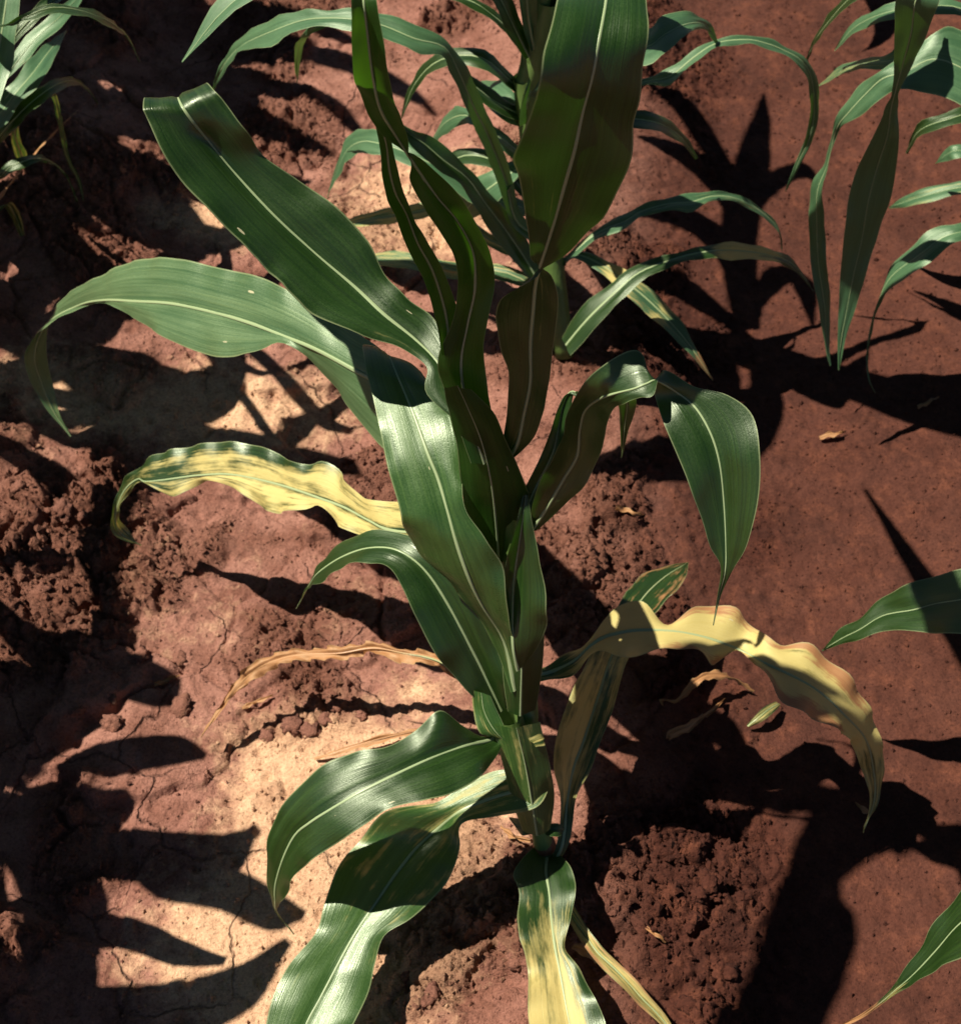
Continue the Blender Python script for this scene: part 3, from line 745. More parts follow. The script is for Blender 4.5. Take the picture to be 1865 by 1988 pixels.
# I2: yellow leaf at the bottom
leaf(p1, 17, [(1040, 1640, 1062, 1662, 1085, 1655, .072), (997, 1690, 1060, 1695, 1112, 1695, .080), (1008, 1735, 1066, 1737, 1117, 1730, .083), (1003, 1790, 1070, 1785, 1108, 1780, .084), (1014, 1840, 1078, 1842, 1097, 1838, .084), (1025, 1885, 1087, 1887, 1128, 1885, .083), (1024, 1935, 1096, 1938, 1152, 1935, .081), (1027, 1992, 1106, 1992, 1176, 1990, .078), (1045, 2080, 1120, 2080, 1180, 2075, .070), (1139, 2200, 1140, 2200, 1141, 2200, .045)],
     k=(.25, .25), ruffle=.002, ruf_len=.025, rib=1.0, yel=lambda U, S: .72 * sstep(.05, .55, S) * (1 - .8 * sstep(.2, .9, U) * sstep(.3, .6, S)), bro=lambda U, S: .2 * np.abs(U) * (S < .5), label='yellow leaf pointing down at the bottom edge')
# I3: dry narrow leaf to the lower right
leaf(p1, 18, [(1075, 1725, 1082, 1722, 1090, 1718, .058), (1098, 1776, 1105, 1770, 1116, 1764, .064), (1121, 1816, 1132, 1810, 1142, 1804, .064), (1147, 1856, 1158, 1848, 1170, 1840, .062), (1185, 1895, 1197, 1885, 1209, 1875, .058), (1232, 1944, 1243, 1935, 1254, 1926, .050), (1281, 1989, 1290, 1985, 1297, 1979, .040), (1339, 2060, 1340, 2060, 1341, 2060, .026)],
     k=(.5, .5), ruffle=.0012, rib=.8, yel=lambda U, S: .6 + 0 * U, bro=lambda U, S: .55 * np.abs(U), label='dry folded leaf at the lower right of the stalk')
# small leaf ends at the lowest nodes
leaf(p1, 19, [(1050, 1595, 1052, 1605, 1056, 1612, .100), (1018, 1590, 1020, 1605, 1022, 1622, .100), (1000, 1588, 1004, 1602, 1008, 1618, .096), (988, 1586, 989, 1588, 990, 1590, .09)], rib=0, ruffle=.001, label='withered stub of a lower leaf')
leaf(p1, 20, [(1052, 1600, 1056, 1612, 1060, 1622, .100), (1080, 1598, 1078, 1612, 1074, 1626, .100), (1096, 1606, 1092, 1614, 1088, 1622, .096)], rib=0, ruffle=.001, label='withered stub of a lower leaf')
leaf(p1, 21, [(1020, 1425, 1030, 1440, 1040, 1450, .178), (1042, 1418, 1050, 1432, 1058, 1446, .176), (1054, 1425, 1056, 1432, 1058, 1438, .172)], rib=0, ruffle=.001, yel=lambda U, S: .4 + 0 * U, label='short torn leaf end on the stalk')

# ------------------------------------------------------------------ the corn plant behind it in the row
BASE2[2] = gz(BASE2[0], BASE2[1]) - 0.004
p2 = thing('corn_plant', BASE2, 'smaller corn plant behind the big dark leaf, with long thin arching leaves', 'corn plant')
px_tube('stalk', [(1096, 690, BASE2[2], .009), (1080, 560, .110, .009), (1062, 420, .170, .010), (1042, 290, .228, .010), (1030, 170, .285, .010), (1040, 60, .335, .009), (1058, -30, .375, .006)], M_STALK, p2)
px_tube('sheath', [(1060, 400, .178, .0112), (1036, 260, .242, .0122), (1022, 150, .294, .0118)], M_SHEATH, p2, cap=False)
px_tube('sheath', [(1024, 170, .285, .0112), (1052, 70, .330, .0118), (1064, 0, .362, .010)], M_SHEATH, p2, cap=False)


def far(parent, seed, st, **kw):
    kw.setdefault('mat', M_FAR)
    kw.setdefault('ruffle', .001)
    kw.setdefault('n', 4)
    kw.setdefault('rib', .7)
    return leaf(parent, seed, st, **kw)


far(p2, 30, [(1040, 560, 1050, 555, 1062, 545, .115), (1000, 510, 1018, 500, 1035, 485, .140), (955, 455, 980, 445, 1000, 430, .170), (923, 405, 942, 395, 960, 385, .200), (893, 357, 908, 347, 918, 335, .225), (850, 330, 862, 312, 880, 298, .245), (815, 300, 825, 280, 838, 264, .260), (788, 270, 797, 262, 806, 256, .27), (774, 241, 775, 240, 776, 239, .278)], mat=M_LEAF, k=(.3, .3))
far(p2, 31, [(1030, 470, 1040, 460, 1050, 450, .155), (992, 432, 1000, 425, 1010, 412, .175), (968, 362, 980, 350, 994, 345, .215), (932, 272, 946, 262, 962, 256, .265), (906, 213, 918, 205, 934, 192, .300), (878, 150, 890, 140, 904, 128, .335), (856, 108, 862, 92, 868, 78, .358), (803, 102, 805, 75, 808, 47, .372), (745, 73, 745, 50, 742, 28, .380), (690, 60, 690, 38, 690, 15, .384),
             (636, 52, 636, 35, 636, 19, .380), (580, 59, 585, 40, 585, 21, .370), (525, 90, 525, 62, 530, 35, .352), (471, 97, 475, 85, 478, 65, .326), (447, 124, 445, 112, 442, 101, .300), (430, 150, 426, 143, 421, 139, .275), (413, 181, 412, 181, 411, 181, .245)], k=(.1, .3))
far(p2, 32, [(640, 40, 640, 45, 640, 50, .372), (605, 48, 606, 58, 608, 66, .360), (575, 85, 582, 84, 592, 82, .325), (572, 120, 576, 120, 583, 120, .290), (576, 160, 577, 161, 578, 161, .250)], rib=0)
far(p2, 33, [(1010, 235, 1015, 225, 1020, 215, .258), (960, 215, 965, 200, 970, 185, .275), (915, 180, 922, 168, 930, 155, .290), (882, 148, 886, 142, 890, 136, .30)], mat=M_LEAF)
far(p2, 34, [(1008, 245, 1015, 232, 1015, 222, .250), (975, 232, 985, 200, 998, 182, .262), (945, 205, 952, 175, 972, 155, .255), (925, 180, 926, 168, 935, 158, .235)])
far(p2, 35, [(1000, 310, 1005, 295, 1010, 285, .222), (955, 275, 958, 258, 960, 245, .240), (908, 240, 905, 224, 900, 208, .236), (868, 258, 862, 240, 872, 215, .205), (842, 282, 838, 278, 845, 262, .17)])
far(p2, 36, [(1020, 420, 1020, 405, 1020, 390, .170), (930, 400, 925, 375, 925, 350, .190), (850, 350, 850, 325, 850, 300, .205), (780, 315, 780, 292, 780, 270, .212), (731, 299, 734, 278, 735, 254, .208), (697, 299, 702, 275, 708, 249, .195), (671, 318, 675, 290, 682, 260, .172), (655, 345, 656, 325, 660, 300, .145), (643, 368, 646, 350, 650, 330, .120), (634, 388, 635, 388, 636, 388, .09)])
far(p2, 37, [(1015, 330, 1020, 318, 1025, 300, .212), (985, 370, 968, 352, 955, 330, .205), (950, 405, 925, 385, 905, 355, .180), (915, 425, 900, 412, 878, 385, .15), (885, 430, 875, 420, 865, 405, .12), (842, 432, 842, 431, 843, 430, .09)])
far(p2, 38, [(1060, 520, 1060, 508, 1060, 498, .125), (950, 480, 950, 465, 950, 452, .130), (870, 420, 870, 405, 870, 392, .125), (800, 428, 800, 412, 800, 398, .112), (740, 436, 740, 420, 740, 406, .096), (690, 440, 690, 430, 692, 420, .080), (666, 432, 667, 431, 668, 430, .07)], yel=lambda U, S: .45 + 0 * U)
far(p2, 39, [(1080, 600, 1080, 585, 1080, 570, .100), (980, 545, 985, 530, 990, 518, .118), (880, 542, 882, 525, 884, 508, .112), (790, 522, 795, 506, 795, 490, .098), (738, 516, 740, 502, 742, 489, .084), (690, 500, 691, 500, 692, 500, .07)], yel=lambda U, S: .35 + 0 * U, bro=lambda U, S: .2 + 0 * U)
# to the right
far(p2, 40, [(1060, 150, 1060, 130, 1060, 110, .305), (1150, 125, 1150, 95, 1150, 70, .335), (1252, 126, 1250, 92, 1252, 55, .358), (1290, 102, 1288, 68, 1283, 32, .362), (1322, 76, 1322, 50, 1320, 22, .360), (1350, 58, 1352, 44, 1352, 30, .352), (1372, 60, 1374, 52, 1378, 45, .338), (1392, 92, 1393, 90, 1394, 88, .315)])
far(p2, 41, [(1070, 240, 1070, 225, 1070, 210, .262), (1160, 200, 1160, 180, 1160, 165, .285), (1250, 165, 1252, 158, 1255, 150, .300), (1300, 163, 1300, 148, 1300, 132, .308), (1348, 122, 1345, 112, 1342, 100, .316), (1392, 92, 1390, 84, 1388, 76, .320), (1445, 84, 1445, 77, 1445, 69, .318), (1477, 92, 1479, 82, 1481, 73, .312), (1515, 106, 1517, 96, 1519, 86, .302), (1551, 128, 1555, 118, 1560, 110, .288), (1568, 162, 1575, 155, 1584, 148, .268), (1572, 216, 1580, 216, 1589, 216, .235), (1562, 268, 1570, 270, 1578, 268, .205), (1546, 308, 1550, 312, 1556, 314, .180), (1523, 372, 1524, 372, 1525, 372, .140)])
far(p2, 42, [(1090, 520, 1092, 510, 1095, 500, .130), (1150, 470, 1155, 455, 1162, 440, .150), (1214, 444, 1212, 430, 1210, 415, .160), (1247, 420, 1246, 410, 1244, 400, .166), (1300, 408, 1296, 396, 1290, 384, .168), (1344, 410, 1342, 392, 1340, 374, .165), (1382, 390, 1382, 381, 1382, 372, .160), (1423, 390, 1424, 384, 1425, 377, .150), (1460, 408, 1464, 402, 1468, 398, .135), (1496, 436, 1500, 432, 1504, 428, .115), (1513, 462, 1514, 460, 1516, 458, .10), (1516, 487, 1517, 488, 1518, 488, .08)], yel=lambda U, S: .15 + 0 * U)
far(p2, 43, [(1090, 655, 1098, 670, 1106, 690, .098), (1128, 596, 1140, 620, 1156, 636, .125), (1190, 546, 1195, 567, 1205, 584, .146), (1236, 512, 1240, 530, 1245, 546, .156), (1301, 494, 1302, 505, 1305, 516, .160), (1360, 478, 1362, 490, 1365, 502, .158), (1420, 470, 1420, 486, 1420, 503, .148), (1490, 483, 1487, 494, 1485, 506, .132), (1540, 504, 1538, 513, 1535, 521, .110), (1577, 565, 1578, 565, 1579, 565, .075)], mat=M_LEAF, yel=lambda U, S: .8 * sstep(.5, .6, S) * (1 - sstep(.75, .85, S)), rib=1, label='dark low leaf arching right with a yellow stretch')
far(p2, 44, [(1088, 514, 1092, 505, 1097, 496, 0.125), (1115, 504, 1120, 495, 1126, 487, 0.128), (1154, 521, 1160, 510, 1169, 501, 0.126), (1194, 554, 1205, 540, 1219, 529, 0.120), (1241, 597, 1255, 580, 1269, 566, 0.108), (1294, 644, 1305, 630, 1316, 618, 0.092), (1338, 687, 1345, 680, 1350, 674, 0.076), (1382, 737, 1383, 738, 1384, 738, 0.050)], yel=lambda U, S: .75 * np.exp(-((S - .30) / .10) ** 2) + .5 * np.exp(-((S - .58) / .05) ** 2) + .1, bro=lambda U, S: .5 * (S > .85) + .25 * np.abs(U), rib=.9, label='withered yellow leaf lying low to the right')
# whorl at the very top
far(p2, 45, [(1030, 100, 1036, 95, 1042, 85, .325), (1014, 45, 1026, 40, 1040, 35, .352), (1008, 0, 1022, -5, 1042, -5, .375), (1000, -60, 1018, -65, 1040, -60, .40), (1019, -150, 1020, -150, 1021, -150, .43)], rib=1)
far(p2, 46, [(1018, 115, 1028, 112, 1036, 100, .318), (985, 65, 1000, 58, 1014, 45, .345), (958, 5, 972, 0, 990, -10, .372), (930, -50, 940, -60, 955, -70, .395), (899, -110, 900, -110, 901, -110, .41)], mat=M_LEAF)
far(p2, 47, [(1005, 82, 1008, 76, 1012, 68, .330), (960, 45, 964, 36, 968, 28, .350), (915, 15, 920, 5, 925, -3, .362), (870, 0, 872, -10, 875, -20, .365), (799, -20, 800, -20, 801, -20, .35)], mat=M_LEAF)
far(p2, 48, [(1022, 240, 1026, 235, 1034, 225, .255), (1005, 240, 1022, 200, 1040, 190, .280), (1022, 170, 1036, 158, 1050, 160, .296), (1030, 145, 1042, 138, 1052, 136, .302), (1060, 135, 1062, 140, 1066, 140, .30)])


def free_leaf(parent, seed, rows, **kw):
    """stations in metres: (x, y, z, half width)"""
    P = np.array([r_[:3] for r_ in rows], float)
    T = np.gradient(P, axis=0)
    L, Rr = [], []
    for q, t, r_ in zip(P, T, rows):
        s_ = np.array((t[1], -t[0], 0.0))
        s_ /= np.linalg.norm(s_) + 1e-9
        L.append(q - s_ * r_[3] + np.array((0, 0, r_[3] * .25)))
        Rr.append(q + s_ * r_[3] + np.array((0, 0, r_[3] * .25)))
    return blade(L, P, Rr, parent, seed, n=4, rib=.8, mat=M_FAR, ruffle=.001, **kw)


# its upper leaves stand above the picture
free_leaf(p2, 301, [(.050, 1.13, .37, .010), (.085, 1.09, .45, .020), (.150, 1.05, .50, .026), (.220, 1.04, .505, .022), (.290, 1.06, .46, .012), (.330, 1.08, .41, .001)])
free_leaf(p2, 302, [(.050, 1.13, .36, .010), (.015, 1.07, .45, .018), (-.045, 1.01, .50, .024), (-.110, .97, .51, .022), (-.165, .945, .485, .012), (-.20, .93, .45, .001)])


# ------------------------------------------------------------------ plants of the neighbouring rows
def arc_leaf(parent, seed, base, az, rise, length, width, droop, twist=0.0, mat=None, yel=None, bro=None, rib=.8, n=3, label=None, arch=.10, curl=0.0):
    r = random.Random(seed)
    p = np.array(base, float)
    el, a = rise, az
    k = 11
    step = length / k
    L, Mi, Rr = [], [], []
    for j in range(k + 1):
        f = j / k
        d = np.array((math.cos(a) * math.cos(el), math.sin(a) * math.cos(el), math.sin(el)))
        side = np.array((math.sin(a), -math.cos(a), 0.0))
        nrm = np.cross(side, d)
        tw = twist * f + 0.12 * math.sin(f * 5 + seed)
        w = width * 0.5 * min(1.0, (0.32 + 3.2 * f)) * (1 - max(0, (f - .42) / .58) ** 1.7) + .0003
        sd = side * math.cos(tw) + nrm * math.sin(tw)
        up = np.cross(sd, d)
        Mi.append(p.copy())
        L.append(p - sd * w + up * w * .25)
        Rr.append(p + sd * w + up * w * .25)
        p = p + d * step
        el -= droop * (0.35 + 1.5 * f) / k
        a += curl / k + r.uniform(-.03, .03)
        g = gz(p[0], p[1]) + .008 if abs(p[0]) < 2 else .01
        if p[2] < g:
            p[2] = g
            el = max(el, -.02)
    return blade(L, Mi, Rr, parent, seed, yel=yel, bro=bro, mat=mat or M_FAR, n=n, rib=rib, ruffle=width * .03, ruf_len=.04, arch=arch, label=label)


def gen_plant(x, y, seed, h, nl, label, group=None, az0=None, lean=(0, 0), leafw=.048, leaflen=.42, rib=.8, mat=None, skip=()):
    r = random.Random(seed)
    z0 = gz(x, y) - .004
    o = thing('corn_plant', (x, y, z0), label, 'corn plant', group)
    pts = [(x + lean[0] * f, y + lean[1] * f, z0 + h * f) for f in (0, .3, .6, .85, 1.0)]
    tube('stalk', pts, (.008, .009, .010, .009, .004), M_STALK, o, n=4, seg=10)
    a = az0 if az0 is not None else r.uniform(0, 6.28)
    for k in range(nl):
        f = (k + .6) / nl
        if k in skip:
            a += math.pi + r.uniform(-.35, .35)
            continue
        ln = leaflen * (.62 + .75 * math.sin(math.pi * (0.18 + .72 * f))) * r.uniform(.85, 1.12)
        b = (x + lean[0] * f * .95, y + lean[1] * f * .95, z0 + h * f * .93)
        low = k == 0
        arc_leaf(o, seed * 31 + k, b, a, .45 + .85 * f + r.uniform(-.1, .1), ln, leafw * (.75 + .4 * math.sin(math.pi * f)), (2.5 - .8 * f) * r.uniform(.8, 1.2), r.uniform(-.5, .5), mat=mat,
                 yel=(lambda U, S: .7 + 0 * U) if low else None, bro=(lambda U, S: .3 + .4 * np.abs(U)) if low else None, rib=rib, n=3, curl=r.uniform(-.4, .4))
        a += math.pi + r.uniform(-.35, .35)
    return o


# right of the frame, reaching in from the top
c3 = at(1985, 330, .03)
p3 = thing('corn_plant', (c3[0], c3[1], gz(c3[0], c3[1]) - .004), 'corn plant at the upper right with grey green leaves hanging in dark points', 'corn plant')
S3 = [(c3[0], c3[1], c3[2]), (c3[0] - .01, c3[1] - .03, .16), (c3[0] - .02, c3[1] - .07, .30), (c3[0] - .02, c3[1] - .10, .42)]
tube('stalk', S3, (.010, .011, .011, .006), M_STALK, p3)
G3 = dict(mat=M_FAR, rib=.6, ruffle=.001, n=5)
leaf(p3, 60, [(1930, -75, 1925, -95, 1920, -120, .430), (1870, -110, 1880, -135, 1890, -160, .455), (1800, -60, 1830, -75, 1858, -90, .462), (1742, -10, 1780, -8, 1826, -10, .452), (1736, 60, 1768, 60, 1800, 62, .420), (1734, 120, 1752, 122, 1772, 124, .388), (1732, 172, 1738, 174, 1745, 176, .360), (1716, 216, 1728, 212, 1742, 205, .338), (1697, 259, 1722, 262, 1744, 270, .312), (1665, 321, 1702, 325, 1738, 330, .276),
              (1647, 382, 1685, 388, 1728, 385, .246), (1637, 465, 1672, 465, 1702, 460, .208), (1631, 522, 1658, 525, 1682, 525, .180), (1627, 594, 1644, 596, 1661, 596, .146), (1625, 660, 1632, 661, 1640, 660, .118), (1626, 718, 1627, 719, 1628, 719, .092)], stem=S3, k=(.1, .1), label='broad leaf hanging down to a point, its lower half dark', **G3)
leaf(p3, 61, [(1960, 240, 1965, 190, 1970, 120, .330), (1865, 204, 1862, 130, 1862, 56, .350, -.012, .012), (1805, 182, 1808, 115, 1815, 63, .352, -.01, .012), (1752, 174, 1755, 140, 1760, 105, .345), (1726, 178, 1714, 152, 1702, 140, .336), (1690, 209, 1680, 182, 1672, 160, .318), (1654, 234, 1647, 218, 1640, 200, .298), (1626, 255, 1622, 252, 1618, 248, .275),
              (1605, 330, 1605, 320, 1600, 312, .240), (1597, 385, 1586, 372, 1576, 357, .215), (1600, 450, 1585, 442, 1569, 425, .182), (1605, 520, 1588, 512, 1572, 504, .150), (1611, 585, 1599, 590, 1586, 592, .115), (1610, 650, 1603, 652, 1598, 655, .086), (1611, 709, 1610, 710, 1609, 710, .06)], stem=S3, k=(-.2, .2), label='grey leaf bent over with a thin dark hanging tip', **G3)
leaf(p3, 62, [(1950, 440, 1950, 425, 1950, 405, .165), (1865, 466, 1865, 450, 1865, 433, .172), (1832, 484, 1827, 462, 1820, 438, .168), (1787, 522, 1785, 494, 1784, 465, .156), (1733, 558, 1730, 536, 1728, 518, .130), (1706, 592, 1704, 584, 1710, 572, .105), (1692, 640, 1688, 638, 1690, 634, .075), (1684, 690, 1682, 690, 1681, 690, .050), (1688, 735, 1686, 735, 1684, 735, .035), (1699, 763, 1698, 763, 1697, 763, .022)], stem=S3, k=(.0, .2), label='low leaf ending in a thin curved tail', **G3)
leaf(p3, 63, [(1960, 140, 1950, 120, 1945, 100, .30), (1850, 130, 1845, 112, 1840, 95, .31), (1760, 125, 1755, 108, 1750, 92, .305), (1730, 132, 1728, 118, 1728, 106, .30), (1679, 134, 1682, 122, 1690, 111, .285), (1634, 145, 1634, 136, 1636, 125, .262), (1588, 168, 1589, 167, 1590, 166, .23)], stem=S3, yel=lambda U, S: .3 + 0 * U, **G3)
leaf(p3, 64, [(1960, 375, 1960, 360, 1960, 345, .120), (1865, 377, 1862, 364, 1860, 352, .120), (1800, 394, 1795, 380, 1790, 366, .108), (1755, 402, 1752, 393, 1750, 384, .09), (1724, 404, 1725, 403, 1726, 402, .07)], stem=S3, yel=lambda U, S: .2 + 0 * U, **G3)
leaf(p3, 65, [(1960, 300, 1960, 290, 1960, 270, .17), (1865, 306, 1862, 292, 1860, 280, .18), (1838, 312, 1836, 300, 1836, 288, .17), (1815, 318, 1816, 317, 1817, 316, .15)], stem=S3, **G3)

# right edge: a leaf at mid height and a pink tipped one at the bottom
c4 = at(2230, 1130, .03)
p4 = thing('corn_plant', (c4[0], c4[1], gz(c4[0], c4[1]) - .004), 'corn plant mostly outside the right edge, a dark blue green leaf reaching in', 'corn plant')
S4 = [(c4[0], c4[1], c4[2]), (c4[0], c4[1], .2), (c4[0] - .01, c4[1], .36)]
tube('stalk', S4, (.010, .011, .006), M_STALK, p4)
leaf(p4, 70, [(2190, 1120, 2190, 1080, 2185, 1050, .26), (2050, 1190, 2045, 1130, 2040, 1070, .25), (1950, 1225, 1945, 1150, 1940, 1088, .235), (1865, 1230, 1865, 1164, 1865, 1105, .215), (1817, 1230, 1815, 1172, 1800, 1121, .20), (1776, 1226, 1772, 1184, 1755, 1138, .188), (1714, 1224, 1714, 1195, 1712, 1160, .170), (1672, 1242, 1668, 1222, 1668, 1198, .154), (1639, 1248, 1636, 1238, 1632, 1218, .140), (1612, 1258, 1609, 1254, 1606, 1248, .126), (1594, 1264, 1595, 1263, 1596, 1262, .115)], stem=S4,
     k=(.0, .3), rib=.7, label='dark blue green leaf narrowing to a point')
c5 = at(2200, 1650, .03)
p5 = thing('corn_plant', (c5[0], c5[1], gz(c5[0], c5[1]) - .004), 'corn plant outside the lower right corner, one leaf with a dry pink tip reaching in', 'corn plant')
S5 = [(c5[0], c5[1], c5[2]), (c5[0], c5[1], .2), (c5[0] - .01, c5[1], .34)]
tube('stalk', S5, (.010, .011, .006), M_STALK, p5)
leaf(p5, 71, [(2180, 1640, 2170, 1610, 2160, 1580, .22), (2040, 1760, 2020, 1690, 2000, 1620, .21), (1950, 1815, 1935, 1750, 1920, 1670, .185), (1866, 1856, 1866, 1790, 1866, 1726, .155), (1815, 1884, 1816, 1845, 1812, 1797, .128), (1778, 1908, 1776, 1888, 1768, 1863, .105), (1744, 1926, 1742, 1918, 1736, 1908, .088), (1706, 1953, 1704, 1950, 1702, 1946, .070), (1672, 1977, 1670, 1974, 1668, 1970, .054), (1640, 1991, 1638, 1989, 1636, 1986, .042), (1600, 2003, 1600, 2002, 1600, 2001, .032)], stem=S5,
     k=(.05, .3), rib=.8, bro=lambda U, S: 1.1 * sstep(.86, .90, S) + .3 * sstep(.8, .86, S) * np.abs(U), yel=lambda U, S: .4 * sstep(.76, .86, S), label='green leaf with a thin dry pink tip')

# upper left: plant of the left row
c6 = at(-60, 470, .03)
p6 = thing('corn_plant', (c6[0], c6[1], gz(c6[0], c6[1]) - .004), 'corn plant at the upper left corner with a pale broad leaf cut by the edge', 'corn plant')
S6 = [(c6[0], c6[1], c6[2]), (c6[0], c6[1], .2), (c6[0] + .01, c6[1] - .02, .36)]
tube('stalk', S6, (.010, .011, .006), M_STALK, p6)
G6 = dict(mat=M_FAR, ruffle=.001, n=5)
leaf(p6, 80, [(-60, 210, -40, 215, -25, 215, .345), (-40, 130, -10, 135, 20, 140, .36), (-30, 50, 5, 55, 32, 60, .385), (-22, -20, 15, -20, 42, -20, .405), (-10, -80, 20, -85, 45, -90, .415), (29, -160, 30, -160, 31, -160, .40)], stem=S6, k=(.2, .2), rib=1.2, **G6)
leaf(p6, 81, [(-70, 300, -60, 290, -50, 280, .20), (-20, 215, -5, 228, 5, 245, .225), (20, 165, 30, 182, 42, 198, .240), (50, 125, 62, 145, 78, 165, .245), (82, 92, 92, 105, 104, 118, .240), (128, 58, 129, 59, 130, 60, .225)], stem=S6, k=(.1, .3), rib=.9, **G6)
leaf(p6, 82, [(-40, 200, -30, 190, -20, 178, .25), (50, 70, 65, 80, 75, 92, .28), (110, 20, 120, 30, 130, 42, .29), (170, -30, 172, -28, 175, -26, .285)], stem=S6, rib=.6, **G6)
leaf(p6, 83, [(-30, 420, -25, 405, -20, 390, .10), (30, 345, 38, 335, 46, 330, .13), (70, 295, 78, 285, 86, 278, .135), (150, 215, 151, 214, 152, 213, .12)], stem=S6, bro=lambda U, S: .8 + 0 * U, rib=.4, label='thin brown dry leaf', **G6)
leaf(p6, 84, [(-20, 260, -10, 255, 0, 250, .20), (85, 180, 90, 176, 96, 175, .225), (112, 235, 117, 235, 122, 236, .175), (125, 300, 129, 300, 134, 300, .115), (150, 350, 153, 350, 156, 348, .065), (163, 395, 164, 395, 165, 395, .03)], stem=S6, yel=lambda U, S: .3 + 0 * U, rib=.4, **G6)
leaf(p6, 85, [(-20, 250, -15, 245, -10, 240, .20), (18, 235, 24, 230, 30, 228, .20), (22, 270, 30, 270, 40, 270, .165), (30, 300, 40, 300, 53, 300, .135), (40, 318, 42, 319, 45, 318, .115)], stem=S6, yel=lambda U, S: .45 + 0 * U, rib=.4, **G6)

D6 = dict(mat=M_LEAF, ruffle=.001, n=5, rib=.6)
leaf(p6, 86, [(-50, 320, -40, 310, -30, 300, .18), (0, 240, 15, 245, 30, 250, .22), (60, 180, 72, 190, 84, 200, .235), (120, 150, 126, 158, 132, 168, .22), (160, 160, 164, 166, 168, 172, .18), (190, 200, 191, 201, 192, 202, .13)], stem=S6, **D6)
leaf(p6, 87, [(-40, 380, -30, 370, -20, 360, .14), (10, 320, 20, 325, 30, 332, .17), (70, 300, 80, 308, 88, 316, .165), (120, 330, 124, 334, 128, 338, .12), (150, 390, 151, 391, 152, 392, .06)], stem=S6, **D6)
leaf(p6, 88, [(-40, 130, -30, 125, -20, 120, .33), (40, 40, 52, 45, 62, 50, .36), (100, -10, 110, -5, 118, 2, .365), (170, -40, 171, -39, 172, -38, .35)], stem=S6, **D6)
leaf(p6, 89, [(-60, 440, -40, 430, -20, 425, .10), (0, 400, 10, 398, 20, 396, .11), (20, 420, 30, 418, 40, 416, .08), (40, 460, 44, 458, 48, 456, .045)], stem=S6, yel=lambda U, S: .4 + 0 * U, **D6)
leaf(p6, 810, [(-40, 60, -20, 50, 0, 45, .40), (80, 10, 100, 15, 115, 25, .41), (180, 20, 190, 32, 200, 46, .39), (240, 60, 246, 68, 252, 78, .34), (270, 120, 271, 121, 272, 122, .29)], stem=S6, **D6)
# more leaves of the plants at the top and upper right
far(p2, 49, [(1050, 330, 1055, 320, 1060, 310, .21), (1120, 260, 1125, 240, 1130, 225, .255), (1240, 250, 1245, 232, 1250, 216, .262), (1310, 270, 1312, 258, 1316, 246, .235), (1350, 310, 1352, 308, 1355, 306, .20)], mat=M_LEAF)
far(p2, 50, [(1000, 180, 1004, 170, 1008, 160, .285), (930, 130, 934, 112, 940, 96, .310), (860, 130, 856, 116, 850, 102, .300), (810, 170, 806, 162, 800, 154, .265), (780, 230, 779, 230, 778, 230, .22)], mat=M_LEAF)
far(p2, 51, [(1020, 390, 1026, 384, 1032, 376, .182), (960, 330, 968, 318, 978, 306, .205), (900, 320, 902, 302, 906, 286, .205), (850, 350, 848, 338, 846, 326, .175), (820, 400, 819, 400, 818, 400, .13)], mat=M_LEAF)
leaf(p3, 66, [(1950, 60, 1945, 45, 1940, 30, .34), (1850, 30, 1848, 12, 1846, -4, .355), (1740, 35, 1738, 20, 1736, 6, .345), (1665, 60, 1662, 50, 1660, 40, .315), (1620, 100, 1619, 99, 1618, 98, .28)], stem=S3, **G3)
leaf(p3, 67, [(1960, 200, 1955, 190, 1950, 180, .27), (1860, 240, 1856, 226, 1852, 212, .275), (1790, 262, 1786, 252, 1782, 242, .255), (1760, 300, 1758, 298, 1756, 296, .21)], stem=S3, mat=M_LEAF, rib=.6, n=5)
leaf(p3, 68, [(1960, 40, 1950, 20, 1945, 5, .36), (1870, -10, 1868, -25, 1866, -40, .38), (1700, -20, 1698, -34, 1696, -48, .375), (1600, 60, 1598, 54, 1594, 48, .31), (1560, 130, 1559, 130, 1558, 130, .25)], stem=S3, mat=M_LEAF, rib=.6, n=5)

for o_, st_, az_, n_ in ((p3, S3, 0.2, 4), (p4, S4, 0.0, 5), (p5, S5, -.1, 5), (p6, S6, 3.1, 4)):
    rr_ = random.Random(n_ * 7 + int(az_ * 10))
    for q in range(n_):
        f_ = (q + .5) / n_
        z_ = st_[0][2] + (st_[-1][2] - st_[0][2]) * (.15 + .8 * f_)
        b_ = [float(np.interp(z_, [a[2] for a in st_], [a[i] for a in st_])) for i in range(3)]
        arc_leaf(o_, 900 + q + int(st_[0][1] * 100), b_, az_ + rr_.uniform(-1.0, 1.0), .5 + .8 * f_, .36, .046, 2.2, mat=M_FAR)

# the rest of the field outside the frame; its leaves lean over the edge of the picture and shade the ground in it
def shade_leaf(parent, seed, stem, rows):
    """a leaf whose shadow falls along the ground points seen at (px, py); rows of (px, py, half width, height)"""
    P = [np.array(stem, float)]
    for a, b, w, z in rows:
        g = at(a, b, .02)
        P.append(np.array((g[0] - SH[0] * z, g[1] - SH[1] * z, z)))
    Wd = [.012] + [r_[2] for r_ in rows]
    P = np.array(P)
    T = np.gradient(P, axis=0)
    L, Rr = [], []
    for q, t, w in zip(P, T, Wd):
        s_ = np.array((t[1], -t[0], 0.0))
        s_ /= np.linalg.norm(s_) + 1e-9
        L.append(q - s_ * w + np.array((0, 0, w * .3)))
        Rr.append(q + s_ * w + np.array((0, 0, w * .3)))
    return blade(L, P, Rr, parent, seed, n=4, rib=.8, mat=M_FAR, ruffle=.001)


